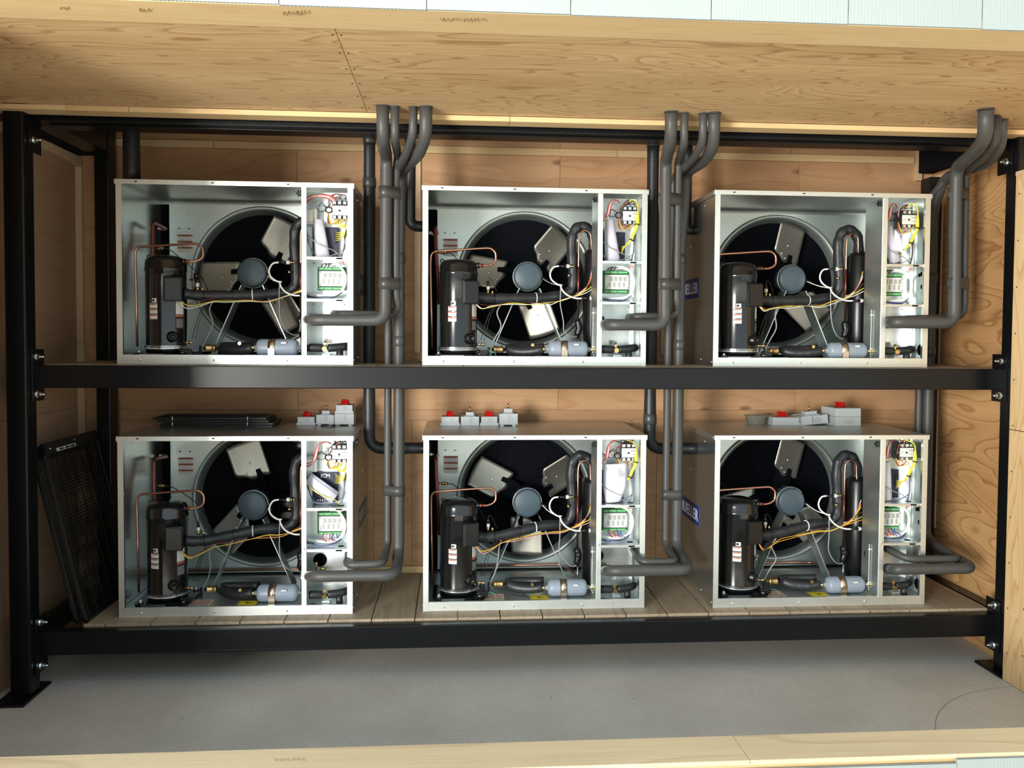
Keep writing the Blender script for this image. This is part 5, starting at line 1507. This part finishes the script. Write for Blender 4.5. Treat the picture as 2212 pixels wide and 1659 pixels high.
pm = MB().box(-0.031, -0.029, -0.0010, 0.0004, h6 * .2, h6 * .85)
for q in range(8):
    pm.box(-0.022 + q * 0.006, -0.018 + q * 0.006, -0.0008, 0.0004, h6 * .25, h6 * .8 - 0.003 * (q % 3))
obj('print', pm, grey_print, bx6)
# the clear tub
pt = at(1642, 913, y=0.47)
tub = thing('plastic_tub', (pt.x, 0.53, ZT), 'small cloudy plastic tub with flared rim beside a red-knobbed lid', 'tub')
obj('body', MB().lathe([(0.0005, 0.0), (0.047, 0.0), (0.050, 0.003), (0.058, 0.044), (0.063, 0.045), (0.063, 0.049), (0.057, 0.049), (0.048, 0.006), (0.0005, 0.005)], (0, 0, 0), 'z', 32), tub_plastic, tub)
mb = MB(); random.seed(5)
for i in range(14):
    a = random.uniform(0, 6.28); r_ = random.uniform(0, 0.036)
    mb.cyl((r_ * math.cos(a), r_ * math.sin(a), 0.010), (r_ * math.cos(a) + 0.012, r_ * math.sin(a), 0.018 + random.uniform(0, .012)), 0.003, 6)
obj('loose_screws', mb, zinc, tub)['kind'] = 'stuff'
# torpedo-shaped pen / screwdriver bit
pp_ = at(709, 923, z=ZT)
pen = thing('marker_pen', (pp_.x, pp_.y, ZT + 0.004), 'dark slim pen lying on the lower left unit below the switch boxes', 'pen')
obj('barrel', MB().tube([(-0.045, 0.008, 0), (-0.02, 0.003, 0.001), (0.02, 0, 0.002), (0.035, -0.001, 0.002)], [0.0015, 0.004, 0.0055, 0.0055], 10), black_plastic, pen)
obj('cap', MB().tube([(0.035, -0.001, 0.002), (0.046, -0.002, 0.002)], [0.0045, 0.0045], 10), steel_strap, pen)

# stack of black guards lying on the lower left unit
za = ZT
for i in range(4):
    xa, xb_ = [(-1.575, -0.945), (-1.54, -0.93), (-1.545, -0.95), (-1.56, -0.93)][i]
    u0, u1 = [(345, 588), (348, 590), (338, 580), (330, 575)][i]
    y = 0.40
    ca, cb_ = at(u0, 908, y=y).x, at(u1, 908, y=y).x
    z0 = za + i * 0.0135
    gt = thing('fan_guard_panel', ((ca + cb_) / 2, y + 0.10, z0), ['lowest', 'second from the bottom', 'third from the bottom', 'topmost'][i] + ' black guard in the flat stack on the lower left unit', 'guard', 'black guards stacked on the lower left unit')
    w_ = (cb_ - ca) / 2
    fr_ = MB()
    fr_.box(-w_, w_, -0.10, -0.088, 0, 0.010).box(-w_, w_, 0.088, 0.10, 0, 0.010).box(-w_, -w_ + 0.012, -0.088, 0.088, 0, 0.010).box(w_ - 0.012, w_, -0.088, 0.088, 0, 0.010)
    obj('frame', fr_, wirecage, gt)
    mb = MB()
    for q in range(40):
        x = -w_ + 0.02 + (2 * w_ - 0.04) * q / 39
        mb.box(x, x + 0.0025, -0.088, 0.088, 0.003, 0.0055)
    for q in range(5):
        y_ = -0.07 + q * 0.035
        mb.box(-w_ + 0.012, w_ - 0.012, y_, y_ + 0.0025, 0.0055, 0.008)
    obj('wires', mb, wirecage, gt)['kind'] = 'stuff'
    if i in (1, 3):
        for u_ in (373, 535):
            xx_ = at(u_, 905, y=y).x - (ca + cb_) / 2
            mb = MB().cyl((xx_, -0.106, -0.010 + (0.0 if i == 1 else 0.0)), (xx_, -0.106, 0.022), 0.0032, 8).cyl((xx_, -0.106, -0.004), (xx_, -0.106, 0.002), 0.0062, 6).cyl((xx_, -0.106, 0.010), (xx_, -0.106, 0.015), 0.0062, 6)
            obj('clip_bolt', mb, zinc, gt)

# wire guards leaning at the left end of the lower deck
def leaning(i, xb0, xt0, y0, y1, h, label, sticker=False):
    """rectangular wire guard, foot on the deck at xb0, top leaning left to xt0"""
    dx = xt0 - xb0; ln = math.hypot(dx, h); ang = math.atan2(dx, h)
    t = thing('wire_guard', (xb0, y0, LZ + 0.0013 + 0.02 * abs(math.sin(ang)) * 0), label, 'guard', 'wire guards leaning at the left end of the lower deck', rot=(0, ang, 0))
    D = y1 - y0
    fr_ = MB().box(-0.010, 0, 0, 0.014, 0, ln).box(-0.010, 0, D - 0.014, D, 0, ln).box(-0.010, 0, 0, D, 0, 0.014).box(-0.012, 0, 0, D, ln - 0.055, ln)
    obj('frame', fr_, wirecage, t, 0.001)
    mb = MB(); n = 48
    for q in range(n):
        z = 0.02 + (ln - 0.08) * q / (n - 1)
        mb.box(0.0005, 0.003, 0.004, D - 0.004, z, z + 0.0025)
    for q in range(7):
        y_ = 0.02 + (D - 0.04) * q / 6
        mb.box(0.003, 0.006, y_, y_ + 0.003, 0.006, ln - 0.05)
    obj('wires', mb, wirecage, t)['kind'] = 'stuff'
    if sticker:
        obj('sticker', MB().box(0.0002, 0.001, 0.11, 0.30, ln - 0.052, ln - 0.036), label_white, t)
        mb = MB()
        for a, b_ in ((0.135, 0.175), (0.19, 0.235), (0.245, 0.285)):
            mb.box(0.001, 0.0013, a, b_, ln - 0.049, ln - 0.040)
        obj('sticker_print', mb, ink, t)
        obj('screw', MB().ball((0.001, 0.055, ln - 0.03), 0.005, 8, 5).ball((0.001, 0.30, ln - 0.02), 0.004, 8, 5), zinc, t)
    return t


for i in range(4):
    s_ = i * 0.020
    leaning(i, -1.672 - s_, -1.862 - s_ * 0.93, -0.02 + 0.02 * (i % 2), 0.53, 0.825 - 0.012 * i, ['frontmost leaning black wire guard with a white sticker', 'second leaning black wire guard from the unit',
            'third leaning black wire guard from the unit', 'rearmost leaning black wire guard nearest the left wall'][i], i == 0)


# joined details too small to pick apart one by one
SMALL = ('rivets', 'slot', 'rail_screws', 'panel_screws', 'vent', 'terminal_screws', 'terminal_clamps', 'terminal_strip', 'print_line', 'printed_table', 'cover_screws',
         'label_print', 'rating_lines', 'punched_holes', 'mount_bolts', 'module_pins', 'module_terminals', 'gauge_rings', 'divider_screws', 'panel_holes', 'floor_holes',
         'label_bar', 'label_frame', 'print', 'sticker_print', 'cable_hole', 'valve_cap', 'flare_nut', 'moulded_mark', 'moulded_catch', 'rubber_mount', 'foot')
for o in list(COL.objects):
    if o.type == 'MESH' and o.parent is not None and o.name.split('.')[0] in SMALL:
        o['kind'] = 'stuff'
